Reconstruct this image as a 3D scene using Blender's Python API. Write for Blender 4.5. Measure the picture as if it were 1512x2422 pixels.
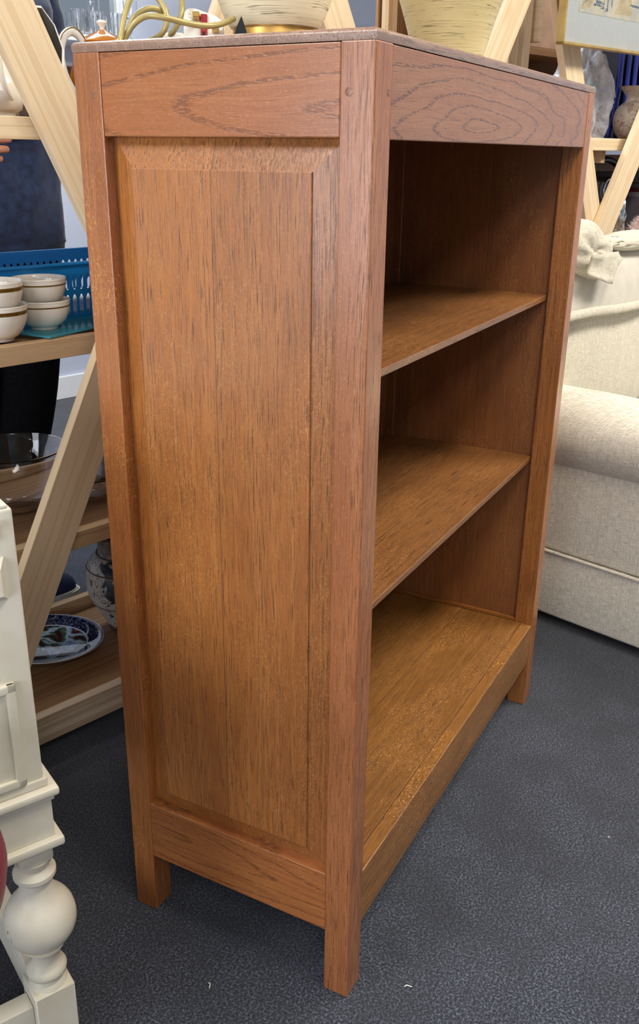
import bpy, bmesh, math, random
from mathutils import Vector, Matrix, noise
for o in list(bpy.data.objects): bpy.data.objects.remove(o)
SC = bpy.context.scene
C = SC.collection
V = Vector
R = math.radians
random.seed(7)

# ------------------------------------------------------------------ camera
CAM = V((-0.80357, -0.37972, 1.02925)); YAW, PIT, ROL, FPX = 0.4908, -0.37358, 0.013, 2177.13
dv = V((math.cos(YAW)*math.cos(PIT), math.sin(YAW)*math.cos(PIT), math.sin(PIT)))
rv = dv.cross(V((0, 0, 1))).normalized(); uv_ = rv.cross(dv)
r2 = rv*math.cos(ROL)+uv_*math.sin(ROL); u2 = uv_*math.cos(ROL)-rv*math.sin(ROL)
cd = bpy.data.cameras.new('camera'); cam = bpy.data.objects.new('camera', cd); C.objects.link(cam)
M = Matrix((r2, u2, -dv)).transposed().to_4x4(); M.translation = CAM; cam.matrix_world = M
cd.sensor_fit = 'VERTICAL'; cd.sensor_height = 36.0; cd.lens = 36.0*FPX/2422; cd.clip_start = .02
SC.camera = cam
# ------------------------------------------------------------------ light
SC.view_settings.view_transform = 'Standard'; SC.view_settings.look = 'None'
SC.view_settings.gamma = 1; SC.view_settings.use_curve_mapping = False
SC.view_settings.exposure = 0.0
W = bpy.data.worlds.new('world'); SC.world = W; W.use_nodes = True
W.node_tree.nodes['Background'].inputs[0].default_value = (.72, .84, 1, 1)
W.node_tree.nodes['Background'].inputs[1].default_value = .3
def area(name, loc, target, sx, sy, power, col):
    l = bpy.data.lights.new(name, 'AREA'); l.shape = 'RECTANGLE'; l.size = sx; l.size_y = sy; l.energy = power; l.color = col
    o = bpy.data.objects.new(name, l); C.objects.link(o); o.location = loc
    o.rotation_euler = (V(target)-V(loc)).to_track_quat('-Z', 'Y').to_euler(); return o
area('ceiling_light_near', (.15, -.75, 2.42), (.15, -.75, 0), 1.3, .4, 38, (1, .91, .76))
area('fill_light_back', (-1.9, -1.5, 2.42), (-1.9, -1.5, 0), 1.3, .5, 28, (1, .95, .88))  # added fill behind the camera, brightens the sofa arm and bookcase side
area('ceiling_light_left', (-1.6, .9, 2.42), (-1.6, .9, 0), 1.3, .5, 44, (1, .97, .93))
area('ceiling_light_far', (1.3, 1.6, 2.42), (1.3, 1.6, 0), 1.3, .5, 46, (.93, .97, 1))
area('ceiling_light_right', (1.7, -1.2, 2.42), (1.7, -1.2, 0), 1.3, .5, 66, (1, .93, .84))
area('shop_window_daylight', (-3.4, .55, 1.02), (0, .5, 1.0), 2.5, 1.15, 74, (.86, .9, 1))

# ------------------------------------------------------------------ materials
def lin(c):
    c = [x/255 for x in c]
    return tuple((x/12.92 if x <= .04045 else ((x+.055)/1.055)**2.4) for x in c)+(1,)
class NT:
    def __init__(s, name):
        s.m = bpy.data.materials.new(name); s.m.use_nodes = True; s.t = s.m.node_tree; s.b = s.t.nodes['Principled BSDF']
    def n(s, typ, **kw):
        nd = s.t.nodes.new(typ)
        for k, v in kw.items(): setattr(nd, k, v)
        return nd
    def set(s, nd, k, v):
        if isinstance(v, bpy.types.NodeSocket): s.t.links.new(v, nd.inputs[k])
        else: nd.inputs[k].default_value = v
    def coord(s): return s.n('ShaderNodeTexCoord').outputs['Object']
    def map(s, vec, scale=(1, 1, 1), loc=(0, 0, 0)):
        nd = s.n('ShaderNodeMapping'); s.set(nd, 0, vec); nd.inputs['Scale'].default_value = scale; nd.inputs['Location'].default_value = loc
        return nd.outputs[0]
    def noise(s, vec, scale=1, detail=3, rough=.5, dist=0):
        nd = s.n('ShaderNodeTexNoise'); s.set(nd, 'Vector', vec)
        nd.inputs['Scale'].default_value = scale; nd.inputs['Detail'].default_value = detail
        nd.inputs['Roughness'].default_value = rough; nd.inputs['Distortion'].default_value = dist
        return nd.outputs['Fac']
    def ramp(s, fac, stops):
        nd = s.n('ShaderNodeValToRGB'); s.set(nd, 0, fac); e = nd.color_ramp.elements
        while len(e) < len(stops): e.new(.5)
        for i, (p, c) in enumerate(stops):
            e[i].position = p; e[i].color = c if len(c) == 4 else tuple(c)+(1,)
        return nd.outputs[0]
    def step(s, fac, a, b):
        nd = s.n('ShaderNodeMapRange'); nd.interpolation_type = 'SMOOTHSTEP'; s.set(nd, 0, fac)
        nd.inputs[1].default_value = a; nd.inputs[2].default_value = b; return nd.outputs[0]
    def mix(s, fac, a, b, mode='MIX'):
        nd = s.n('ShaderNodeMix', data_type='RGBA', blend_type=mode); s.set(nd, 0, fac); s.set(nd, 6, a); s.set(nd, 7, b); return nd.outputs[2]
    def math(s, op, a, b=0.0):
        nd = s.n('ShaderNodeMath', operation=op); s.set(nd, 0, a); s.set(nd, 1, b); return nd.outputs[0]
    def bump(s, h, strength=.3, dist=.001):
        nd = s.n('ShaderNodeBump'); s.set(nd, 'Height', h); nd.inputs['Strength'].default_value = strength
        nd.inputs['Distance'].default_value = dist; s.t.links.new(nd.outputs[0], s.b.inputs['Normal'])
    def out(s, col=None, rough=.5, metal=0, spec=.5, **kw):
        if col is not None: s.set(s.b, 'Base Color', col)
        s.set(s.b, 'Roughness', rough); s.b.inputs['Metallic'].default_value = metal; s.b.inputs['Specular IOR Level'].default_value = spec
        for k, v in kw.items(): s.set(s.b, k.replace('_', ' '), v)
        return s.m
def plain(name, c, rough=.5, metal=0, var=.06, scale=30, spec=.5, bump=0, **kw):
    t = NT(name); co = t.coord(); f = t.noise(co, scale, 4)
    a = lin(c); lo = tuple(x*(1-var*2) for x in a[:3])+(1,); hi = tuple(min(1, x*(1+var*2)) for x in a[:3])+(1,)
    m = t.out(t.ramp(f, [(.3, lo), (.7, hi)]), rough, metal, spec, **kw)
    if bump: t.bump(t.noise(co, scale*8, 4), bump, .001)
    return m

def oak(name, base=(152, 92, 40), dark=(98, 50, 18), light=(178, 116, 58), cath=0, fleck=.35, pore=.75, board=0, boff=0, rough=.32, coat=.5, gray=0, mott=.45):
    """oak with its grain along local x"""
    t = NT(name); co = t.coord()
    oi = t.n('ShaderNodeObjectInfo').outputs['Random']
    cmb = t.n('ShaderNodeCombineXYZ'); t.set(cmb, 0, t.math('MULTIPLY', oi, 7.3)); t.set(cmb, 1, t.math('MULTIPLY', oi, 3.1)); t.set(cmb, 2, t.math('MULTIPLY', oi, 5.7))
    add = t.n('ShaderNodeVectorMath', operation='ADD'); t.set(add, 0, co); t.set(add, 1, cmb.outputs[0]); P = add.outputs[0]
    line = None; brd = None
    if board:
        sep = t.n('ShaderNodeSeparateXYZ'); t.set(sep, 0, co)
        q = t.math('MULTIPLY', t.math('ADD', sep.outputs[1], boff), 1/board); fl = t.math('FLOOR', q); fr = t.math('FRACT', q)
        wn = t.n('ShaderNodeTexWhiteNoise', noise_dimensions='1D'); t.set(wn, 'W', fl); brd = wn.outputs[0]
        c2 = t.n('ShaderNodeCombineXYZ'); t.set(c2, 0, t.math('MULTIPLY', brd, 9.1)); t.set(c2, 1, t.math('MULTIPLY', brd, 4.3)); t.set(c2, 2, 0.0)
        a2 = t.n('ShaderNodeVectorMath', operation='ADD'); t.set(a2, 0, P); t.set(a2, 1, c2.outputs[0]); P = a2.outputs[0]
        line = t.math('SUBTRACT', 1.0, t.step(t.math('MULTIPLY', t.math('PINGPONG', fr, .5), board), 0, .0011))
    # warp
    wp = t.noise(t.map(P, (3.5, 14, 14)), 1, 2)
    wofs = t.n('ShaderNodeCombineXYZ'); t.set(wofs, 0, 0.0); t.set(wofs, 1, t.math('MULTIPLY', t.math('SUBTRACT', wp, .5), .03 if cath else .012)); t.set(wofs, 2, 0.0)
    wa = t.n('ShaderNodeVectorMath', operation='ADD'); t.set(wa, 0, P); t.set(wa, 1, wofs.outputs[0]); Q = wa.outputs[0]
    bands = t.noise(t.map(Q, (1.2, 130, 60)), 1, 3, .6)
    pores = t.noise(t.map(Q, (26, 680, 520)), 1, 3, .55)
    pores2 = t.noise(t.map(Q, (16, 420, 300)), 1, 4, .65)
    mo = t.noise(t.map(P, (4, 9, 9)), 1, 4, .6)
    col = t.ramp(mo, [(.28, lin(dark)), (.5, lin(base)), (.75, lin(light))])
    col = t.mix(1-mott, col, lin(base))
    bm_ = t.step(bands, .42, .62)
    col = t.mix(t.math('MULTIPLY', bm_, .38), col, lin(light))
    ring = None
    if cath:
        w = t.n('ShaderNodeTexWave', wave_type='RINGS', rings_direction='SPHERICAL', wave_profile='SIN')
        t.set(w, 'Vector', t.map(co, (cath[2], 1, .2), (cath[0], cath[1], 0)))
        w.inputs['Scale'].default_value = cath[3]; w.inputs['Distortion'].default_value = 9; w.inputs['Detail'].default_value = 3; w.inputs['Detail Scale'].default_value = .22 if len(cath) < 5 else cath[4]
        w.inputs['Detail Roughness'].default_value = .45
        ring = t.step(w.outputs['Fac'], .86, 1.0)
        brk = t.step(t.noise(t.map(P, (120, 600, 400)), 1, 2), .33, .6)
        ring = t.math('MULTIPLY', ring, brk)
    pz = t.step(pores, .52, .68); pz2 = t.step(pores2, .50, .66)
    dens = t.math('ADD', .42, t.math('MULTIPLY', t.step(bands, .35, .6), .58))
    pall = t.math('MULTIPLY', t.math('MAXIMUM', pz, t.math('MULTIPLY', pz2, .55)), dens)
    if ring is not None: pall = t.math('MAXIMUM', t.math('MULTIPLY', pall, .5), ring)
    dk = tuple(x*.42 for x in lin(dark)[:3])+(1,)
    col = t.mix(t.math('MULTIPLY', pall, pore), col, dk)
    sp = t.step(t.noise(t.map(P, (190, 800, 800)), 1, 3), .56, .72)
    col = t.mix(t.math('MULTIPLY', sp, .26), col, lin(tuple(min(255, x+34) for x in light)))  # worn glints painted into the colour as pale specks
    if fleck:
        fv = t.noise(t.map(P, (95, 240, 100)), 1, 1.5, .5, 1.6)
        fa = t.step(t.math('ABSOLUTE', t.math('SUBTRACT', fv, .5)), .030, 0.0)
        fm = t.step(t.noise(t.map(P, (6, 14, 10)), 1, 2), .42, .62)
        col = t.mix(t.math('MULTIPLY', t.math('MULTIPLY', fa, fm), fleck), col, lin((222, 160, 92)))
    hv = t.n('ShaderNodeHueSaturation'); t.set(hv, 'Color', col); hv.inputs['Saturation'].default_value = 1-gray
    vr = t.math('ADD', .9, t.math('MULTIPLY', oi, .2))
    if brd is not None: vr = t.math('MULTIPLY', vr, t.math('ADD', .9, t.math('MULTIPLY', brd, .22)))
    t.set(hv, 'Value', vr); col = hv.outputs[0]
    if line is not None: col = t.mix(t.math('MULTIPLY', line, .55), col, lin((50, 24, 10)))
    rg = t.math('ADD', rough-.06, t.math('MULTIPLY', t.noise(co, 60, 4), .2))
    m = t.out(col, rg, 0, .5, Coat_Weight=coat, Coat_Roughness=.24)
    t.bump(t.math('SUBTRACT', t.noise(co, 260, 3), t.math('MULTIPLY', pall, 1.4)), .35, .0006)
    return m
def pine(name, base=(232, 203, 160), ring=(205, 165, 112), rough=.6, knots=True, line=.55):
    t = NT(name); co = t.coord(); oi = t.n('ShaderNodeObjectInfo').outputs['Random']
    cmb = t.n('ShaderNodeCombineXYZ'); t.set(cmb, 0, t.math('MULTIPLY', oi, 7.3)); t.set(cmb, 1, t.math('MULTIPLY', oi, 3.1)); t.set(cmb, 2, t.math('MULTIPLY', oi, 2.2))
    add = t.n('ShaderNodeVectorMath', operation='ADD'); t.set(add, 0, co); t.set(add, 1, cmb.outputs[0]); P = add.outputs[0]
    bands = t.noise(t.map(P, (1.1, 110, 60)), 1, 2, .5, .15)
    col = t.mix(t.math('MULTIPLY', t.step(bands, .46, .62), line), lin(base), lin(ring))
    fine = t.noise(t.map(P, (30, 700, 400)), 1, 2); col = t.mix(t.math('MULTIPLY', t.step(fine, .45, .75), .25), col, lin(ring))
    if knots:
        vo = t.n('ShaderNodeTexVoronoi', feature='F1'); t.set(vo, 'Vector', t.map(P, (5.5, 16, 0))); vo.inputs['Scale'].default_value = 1
        k = t.step(vo.outputs['Distance'], .085, .03); k2 = t.step(vo.outputs['Distance'], .26, .06)
        col = t.mix(t.math('MULTIPLY', k2, .35), col, lin((200, 150, 90))); col = t.mix(t.math('MULTIPLY', k, .8), col, lin((110, 66, 34)))
    m = t.out(col, rough, 0, .35); t.bump(fine, .2, .0005); return m

OAK = oak('oak_plain')
OAKPOST = oak('oak_post', base=(154, 94, 54), dark=(108, 58, 28), light=(180, 120, 76), fleck=.1, pore=.85, mott=.3)
OAKFIG = oak('oak_figured_post', base=(150, 88, 42), dark=(104, 54, 20), fleck=.7, pore=.6)
OAKRAIL = oak('oak_side_rail', base=(156, 93, 48), dark=(122, 66, 30), light=(176, 114, 66), cath=(.03, .02, .16, 15, .6), fleck=.1, pore=.55, mott=.35)
OAKFRONT = oak('oak_front_rail', base=(148, 94, 54), dark=(120, 70, 36), light=(164, 112, 70), cath=(.019, .025, .15, 24, 1.0), fleck=.0, pore=.8, mott=.3)
OAKPANEL = oak('oak_panel', base=(156, 95, 43), dark=(112, 60, 26), board=.16, boff=-.008, fleck=.42, pore=.85)
OAKKNOT = oak('oak_knotty_rail', base=(148, 86, 44), dark=(104, 56, 26), cath=(-.012, -.004, .10, 26, .8), fleck=.2, pore=.6)
OAKSHELF = oak('oak_shelf', base=(124, 78, 36), dark=(90, 52, 22), light=(146, 98, 52), fleck=.4, pore=.85, rough=.45)
OAKBASE = oak('oak_bottom_shelf', base=(138, 90, 34), dark=(100, 58, 20), light=(164, 110, 54), fleck=.8, pore=.75, board=.15, boff=.03, rough=.45)
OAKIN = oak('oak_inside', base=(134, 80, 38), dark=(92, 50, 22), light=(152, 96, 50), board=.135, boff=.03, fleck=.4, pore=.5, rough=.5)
OAKTOP = oak('oak_top_edge', base=(140, 98, 70), dark=(96, 64, 44), light=(176, 134, 102), fleck=.0, pore=.7, gray=.2, rough=.27)
DOWEL = oak('oak_dowel', base=(132, 80, 46), dark=(90, 50, 26), light=(150, 98, 58), fleck=0)
PINE = pine('pine_brace', base=(224, 203, 170), ring=(200, 172, 132))
PINED = pine('pine_shelf', base=(200, 170, 132), ring=(164, 128, 90))
PINEW = pine('weathered_pine', base=(206, 186, 160), ring=(150, 126, 98))
PINEDARK = pine('pine_aged_board', base=(150, 112, 74), ring=(112, 78, 46))
def cream_paint(name, c=(216, 212, 198)):
    t = NT(name); co = t.coord(); f = t.noise(co, 14, 5, .6)
    col = t.ramp(f, [(.3, lin((c[0]-10, c[1]-12, c[2]-18))), (.6, lin(c))])
    chips = t.step(t.noise(t.map(co, (70, 70, 40)), 1, 3), .735, .75)
    col = t.mix(chips, col, lin((128, 96, 70)))
    m = t.out(col, .42, 0, .5); t.bump(t.noise(co, 120, 4), .12, .001); return m
CREAM = cream_paint('cream_paint')
def fabric(name, c1, c2, thread=620, stripe=.5, rough=.9):
    """plain weave with slubs: warp runs up z, weft runs round the piece"""
    t = NT(name); co = t.coord(); sep = t.n('ShaderNodeSeparateXYZ'); t.set(sep, 0, co)
    h = t.math('ADD', sep.outputs[0], sep.outputs[1]); z = sep.outputs[2]
    def nz(fh, fz, d=2):
        c = t.n('ShaderNodeCombineXYZ'); t.set(c, 0, t.math('MULTIPLY', h, fh)); t.set(c, 1, t.math('MULTIPLY', z, fz)); t.set(c, 2, 0.0); return t.noise(c.outputs[0], 1, d)
    a = nz(thread, thread*.09); b = nz(thread*.09, thread); s1 = nz(150, 5, 3); s2 = nz(7, 170, 3)
    f = t.math('MAXIMUM', a, b)
    col = t.ramp(f, [(.42, lin(c2)), (.62, lin(c1))])
    sl = t.math('MAXIMUM', t.step(s1, .52, .68), t.math('MULTIPLY', t.step(s2, .54, .7), .7))
    col = t.mix(t.math('MULTIPLY', sl, stripe), col, lin(tuple(x-34 for x in c1)))
    m = t.out(col, rough, 0, .2, Sheen_Weight=.2); t.bump(f, .7, .0015); return m
SOFA = fabric('sofa_cloth', (240, 234, 220), (196, 188, 170))
SOFA2 = fabric('sofa_loose_cover', (212, 207, 192), (184, 176, 154), thread=560, stripe=.35)
LINING = plain('white_lining', (240, 236, 226), .9, bump=.2, scale=20, var=.03)
def carpet():
    t = NT('carpet'); co = t.coord()
    a = t.noise(co, 300, 4, .8); b = t.noise(co, 7, 4, .7); c = t.noise(co, 1100, 2)
    col = t.ramp(a, [(.38, lin((12, 14, 18))), (.5, lin((42, 47, 58))), (.62, lin((108, 114, 132)))])
    col = t.mix(t.math('MULTIPLY', t.step(b, .35, .65), .5), col, lin((32, 35, 42)))
    vo = t.n('ShaderNodeTexVoronoi', feature='F1'); t.set(vo, 'Vector', co); vo.inputs['Scale'].default_value = 9
    col = t.mix(t.step(vo.outputs['Distance'], .018, .010), col, lin((190, 190, 190)))
    m = t.out(col, .95, 0, .15, Sheen_Weight=.3); t.bump(t.math('ADD', a, c), .6, .0015); return m
CARPET = carpet()
WALL = plain('painted_wall', (196, 204, 222), .8, bump=.1, scale=3, var=.02)
CEIL = plain('ceiling_paint', (235, 235, 232), .9, var=.01)
def glass(name, col=(1, 1, 1, 1), rough=.02, ior=1.45, tw=.0):
    t = NT(name); t.b.inputs['Transmission Weight'].default_value = 1; t.b.inputs['IOR'].default_value = ior
    return t.out(col, rough)
GLASS = glass('clear_glass'); GREENGLASS = glass('teal_glass', (.35, .75, .8, 1)); PANE = glass('window_pane', (.95, .98, 1, 1), 0, 1.05)
def china(name, c=(232, 228, 218), rough=.14): return plain(name, c, rough, var=.015, scale=8, Coat_Weight=.4)
CHINA = china('white_china'); CHINAG = china('grey_white_china', (214, 212, 208)); GOLDBAND = plain('gilt_band', (128, 100, 40), .35, .6, var=.2, scale=500)
BROWNGLAZE = plain('amber_glaze', (178, 108, 30), .12, var=.2, scale=25, Coat_Weight=.5)
BLUEPL = plain('blue_plastic', (10, 118, 186), .32, var=.04)
BLACKCL = plain('black_cloth', (14, 15, 18), .95, var=.2, scale=200, bump=.4, spec=.1)
NAVY = plain('navy_jersey', (34, 50, 84), .9, var=.22, scale=60, bump=.6, spec=.2, Sheen_Weight=.4)
NAVYSHOE = plain('navy_canvas', (30, 46, 84), .85, var=.2, scale=200, bump=.5)
RUBBER = plain('white_rubber', (208, 206, 196), .6)
SKIN = plain('skin', (196, 138, 112), .5, var=.05, scale=20)
HAIR = plain('brown_hair', (70, 50, 36), .6, var=.3, scale=200)
CORD = plain('olive_gold_cord', (166, 152, 96), .36, .15, var=.05, scale=80)
BRASS = plain('brass', (204, 168, 92), .28, .9, var=.08)
GOLDPAINT = plain('gold_paint', (206, 164, 88), .36, .55, var=.08, scale=60)
PLUG = plain('white_plug_plastic', (232, 230, 222), .35, var=.01)
REDPL = plain('red_plastic', (150, 24, 34), .4)
BLACKPL = plain('black_plastic', (16, 16, 18), .35)
VELVET = plain('burgundy_velvet', (92, 14, 28), .9, var=.2, scale=300, Sheen_Weight=.12, spec=.15)
SILVER = plain('silver', (225, 228, 230), .12, 1, var=.03)

# ------------------------------------------------------------------ helpers
I4 = Matrix.Identity(4)
def frame(o, x, y=None, z=None):
    x = V(x).normalized()
    if z is None: z = x.cross(V(y)).normalized(); y = z.cross(x)
    else: z = V(z); z = (z-x*z.dot(x)).normalized(); y = z.cross(x)
    m = Matrix((x, y, z)).transposed().to_4x4(); m.translation = V(o); return m
WM = {}
def link(name, me, mat, parent=None, M=I4, smooth=None):
    o = bpy.data.objects.new(name, me); C.objects.link(o)
    if mat: me.materials.append(mat)
    if parent: o.parent = parent; o.matrix_local = WM[parent].inverted() @ M
    else: o.matrix_local = M
    WM[o] = M.copy()
    if smooth is not None:
        me.shade_smooth()
        if smooth < 180: me.set_sharp_from_angle(angle=R(smooth))
    return o
def add(name, bm, mat, parent=None, M=I4, smooth=35):
    bmesh.ops.recalc_face_normals(bm, faces=bm.faces[:])
    me = bpy.data.meshes.new(name); bm.to_mesh(me); bm.free(); o = link(name, me, mat, parent, M, smooth)
    if smooth == 35:
        w_ = o.modifiers.new('weighted_normals', 'WEIGHTED_NORMAL'); w_.keep_sharp = True
    return o
def tag(o, label, cat, group=None):
    o['label'] = label; o['category'] = cat
    if group: o['group'] = group
    return o
def thing(name, loc, label, cat, group=None):
    o = bpy.data.objects.new(name, None); C.objects.link(o); o.location = loc; o.empty_display_size = .05
    WM[o] = Matrix.Translation(V(loc)); return tag(o, label, cat, group)
def struct(o): o['kind'] = 'structure'; return o
def box(bm, lo, hi, bev=0, M=None, seg=1):
    lo, hi = V(lo), V(hi); vs = []
    r = bmesh.ops.create_cube(bm, size=1); vs = r['verts']
    for v in vs: v.co = V(((lo[i]+hi[i])/2+v.co[i]*(hi[i]-lo[i]) for i in range(3)))
    if bev:
        es = list({e for v in vs for e in v.link_edges})
        r = bmesh.ops.bevel(bm, geom=es, offset=bev, segments=seg, affect='EDGES', profile=.5, clamp_overlap=True)
        vs = list({v for f in r['faces'] for v in f.verts})
        # bevel result includes all faces of this box
    if M is not None:
        seen = set(); st = list(vs)
        while st:
            v = st.pop()
            if v in seen: continue
            seen.add(v); st += [e.other_vert(v) for e in v.link_edges if e.other_vert(v) not in seen]
        for v in seen: v.co = M @ v.co
    return bm
def plank(name, mat, parent, c, xd, yd, L, Wd, T, bev=.0012, seg=2, shaped=None):
    """board centred at c, length L along xd (grain), width along yd, thickness T"""
    bm = bmesh.new(); box(bm, (-L/2, -Wd/2, -T/2), (L/2, Wd/2, T/2), bev, seg=seg)
    if shaped: shaped(bm)
    return add(name, bm, mat, parent, frame(c, xd, yd), None)
def abox(name, mat, parent, lo, hi, grain='x', bev=.0012, seg=2):
    """axis-aligned board given by its corners, grain along the named axis"""
    lo, hi = V(lo), V(hi); c = (lo+hi)/2; s = hi-lo
    ax = {'x': ((1, 0, 0), (0, 1, 0), 0, 1, 2), 'y': ((0, 1, 0), (0, 0, 1), 1, 2, 0), 'z': ((0, 0, 1), (0, 1, 0), 2, 1, 0), 'Y': ((0, 1, 0), (1, 0, 0), 1, 0, 2), 'X': ((1, 0, 0), (0, 0, 1), 0, 2, 1)}[grain]
    return plank(name, mat, parent, c, ax[0], ax[1], s[ax[2]], s[ax[3]], s[ax[4]], bev, seg)
def lathe(bm, prof, seg=40, c=(0, 0, 0), M=None, close=True, sx=1, sy=1, fn=None):
    rings = []
    for i, (r, z) in enumerate(prof):
        if r < 1e-5: rings.append([bm.verts.new((c[0], c[1], c[2]+z))])
        else:
            rg = []
            for k in range(seg):
                a = 2*math.pi*k/seg; p = V((c[0]+r*sx*math.cos(a), c[1]+r*sy*math.sin(a), c[2]+z))
                if fn: p = fn(p, a, i)
                rg.append(bm.verts.new(p))
            rings.append(rg)
    for a, b in zip(rings, rings[1:]):
        for k in range(seg):
            k2 = (k+1) % seg
            if len(a) == 1 and len(b) == 1: continue
            if len(a) == 1: bm.faces.new((a[0], b[k], b[k2]))
            elif len(b) == 1: bm.faces.new((a[k], a[k2], b[0]))
            else: bm.faces.new((a[k], a[k2], b[k2], b[k]))
    if close:
        for rg in (rings[0], rings[-1]):
            if len(rg) > 1: bm.faces.new(rg)
    if M is not None:
        for rg in rings:
            for v in rg: v.co = M @ v.co
    return bm
def smoothpath(pts, n=10, closed=False):
    pts = [V(p) for p in pts]; out = []; N = len(pts)
    for i in range(N-1):
        p0 = pts[max(i-1, 0)]; p1 = pts[i]; p2 = pts[i+1]; p3 = pts[min(i+2, N-1)]
        for k in range(n):
            t = k/n; out.append(.5*((2*p1)+(p2-p0)*t+(2*p0-5*p1+4*p2-p3)*t*t+(3*p1-p0-3*p2+p3)*t**3))
    out.append(pts[-1]); return out
def tube(bm, pts, r, seg=12, n=8, sy=1.0, rads=None):
    P = smoothpath(pts, n) if n else [V(p) for p in pts]; rings = []; up = V((0, 0, 1)); prev = None
    for i, p in enumerate(P):
        t = (P[min(i+1, len(P)-1)]-P[max(i-1, 0)]).normalized()
        if prev is None:
            a = t.cross(up); a = a.normalized() if a.length > .05 else t.cross(V((1, 0, 0))).normalized()
        else: a = (prev-t*prev.dot(t)).normalized()
        prev = a; b = t.cross(a)
        rr = r if rads is None else rads[0]+(rads[1]-rads[0])*i/(len(P)-1)
        rings.append([bm.verts.new(p+a*rr*math.cos(2*math.pi*k/seg)+b*rr*sy*math.sin(2*math.pi*k/seg)) for k in range(seg)])
    for A, B in zip(rings, rings[1:]):
        for k in range(seg): bm.faces.new((A[k], A[(k+1) % seg], B[(k+1) % seg], B[k]))
    bm.faces.new(rings[0]); bm.faces.new(rings[-1]); return bm
def extrude_poly(bm, pts, h, M=None):
    """pts 2D in xy, extruded 0..h in z"""
    a = [bm.verts.new((x, y, 0)) for x, y in pts]; b = [bm.verts.new((x, y, h)) for x, y in pts]
    bm.faces.new(a); bm.faces.new(b)
    for i in range(len(a)): j = (i+1) % len(a); bm.faces.new((a[i], a[j], b[j], b[i]))
    if M is not None:
        for v in a+b: v.co = M @ v.co
    return bm
def copy_tree(o, M2, label=None):
    """copy a thing and its parts; M2 = new world matrix"""
    c = o.copy(); C.objects.link(c); c.parent = None; c.matrix_local = M2; WM[c] = M2.copy()
    if label: c['label'] = label
    for ch in list(o.children):
        d = ch.copy(); C.objects.link(d); d.parent = c; d.matrix_local = ch.matrix_local.copy(); WM[d] = M2 @ ch.matrix_local
        for g in list(ch.children):
            e = g.copy(); C.objects.link(e); e.parent = d; e.matrix_local = g.matrix_local.copy()
    return c
# shelving row frame: s along the row, p depth away from the camera
A0 = V((.170, .674, 0)); TH = R(-16.3); DS = V((math.cos(TH), math.sin(TH), 0)); DN = V((-math.sin(TH), math.cos(TH), 0)); UZ = V((0, 0, 1))
def S(s, p, z): return A0+DS*s+DN*p+UZ*z
MS = frame(A0, DS, DN)

# ------------------------------------------------------------------ room
bm = bmesh.new(); box(bm, (-5, -5, -.05), (6.5, 6.5, 0)); struct(add('floor', bm, CARPET))
bm = bmesh.new(); box(bm, (-5, -5, 2.6), (6.5, 6.5, 2.7)); struct(add('ceiling', bm, CEIL))
WP = 2.3   # wall distance behind the shelving row
w0, w1, wz0, wz1 = 1.15, 1.86, 1.432, 2.2
bm = bmesh.new()
box(bm, (-4, WP, 0), (w0, WP+.12, 2.6), M=MS); box(bm, (w1, WP, 0), (5.5, WP+.12, 2.6), M=MS)
box(bm, (w0, WP, 0), (w1, WP+.12, wz0), M=MS); box(bm, (w0, WP, wz1), (w1, WP+.12, 2.6), M=MS)
struct(add('wall_back', bm, WALL))
bm = bmesh.new(); box(bm, (3.9, -3.5, 0), (4.0, WP, 2.6), M=MS); struct(add('wall_right', bm, WALL))
WHITE = plain('white_gloss_paint', (238, 240, 242), .35, var=.01)
wn = struct(add('window_1', box(bmesh.new(), (w0+.04, WP+.055, wz0+.04), (w1-.04, WP+.061, wz1-.04), M=MS), PANE))
bm = bmesh.new()
for a, b in (((w0, wz0), (w1, wz0+.04)), ((w0, wz1-.04), (w1, wz1)), ((w0, wz0), (w0+.04, wz1)), ((w1-.04, wz0), (w1, wz1))):
    box(bm, (a[0], WP+.03, a[1]), (b[0], WP+.09, b[1]), .004, M=MS)
add('window_frame', bm, WHITE, wn)
struct(add('trim_1', box(bmesh.new(), (w0-.06, WP-.20, 1.405), (w1+.06, WP+.03, 1.431), .003, M=MS), WHITE))
bm = bmesh.new(); box(bm, (-4, WP-.015, 0), (3.9, WP, .1), .003, M=MS); struct(add('baseboard_back', bm, WHITE))

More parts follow.
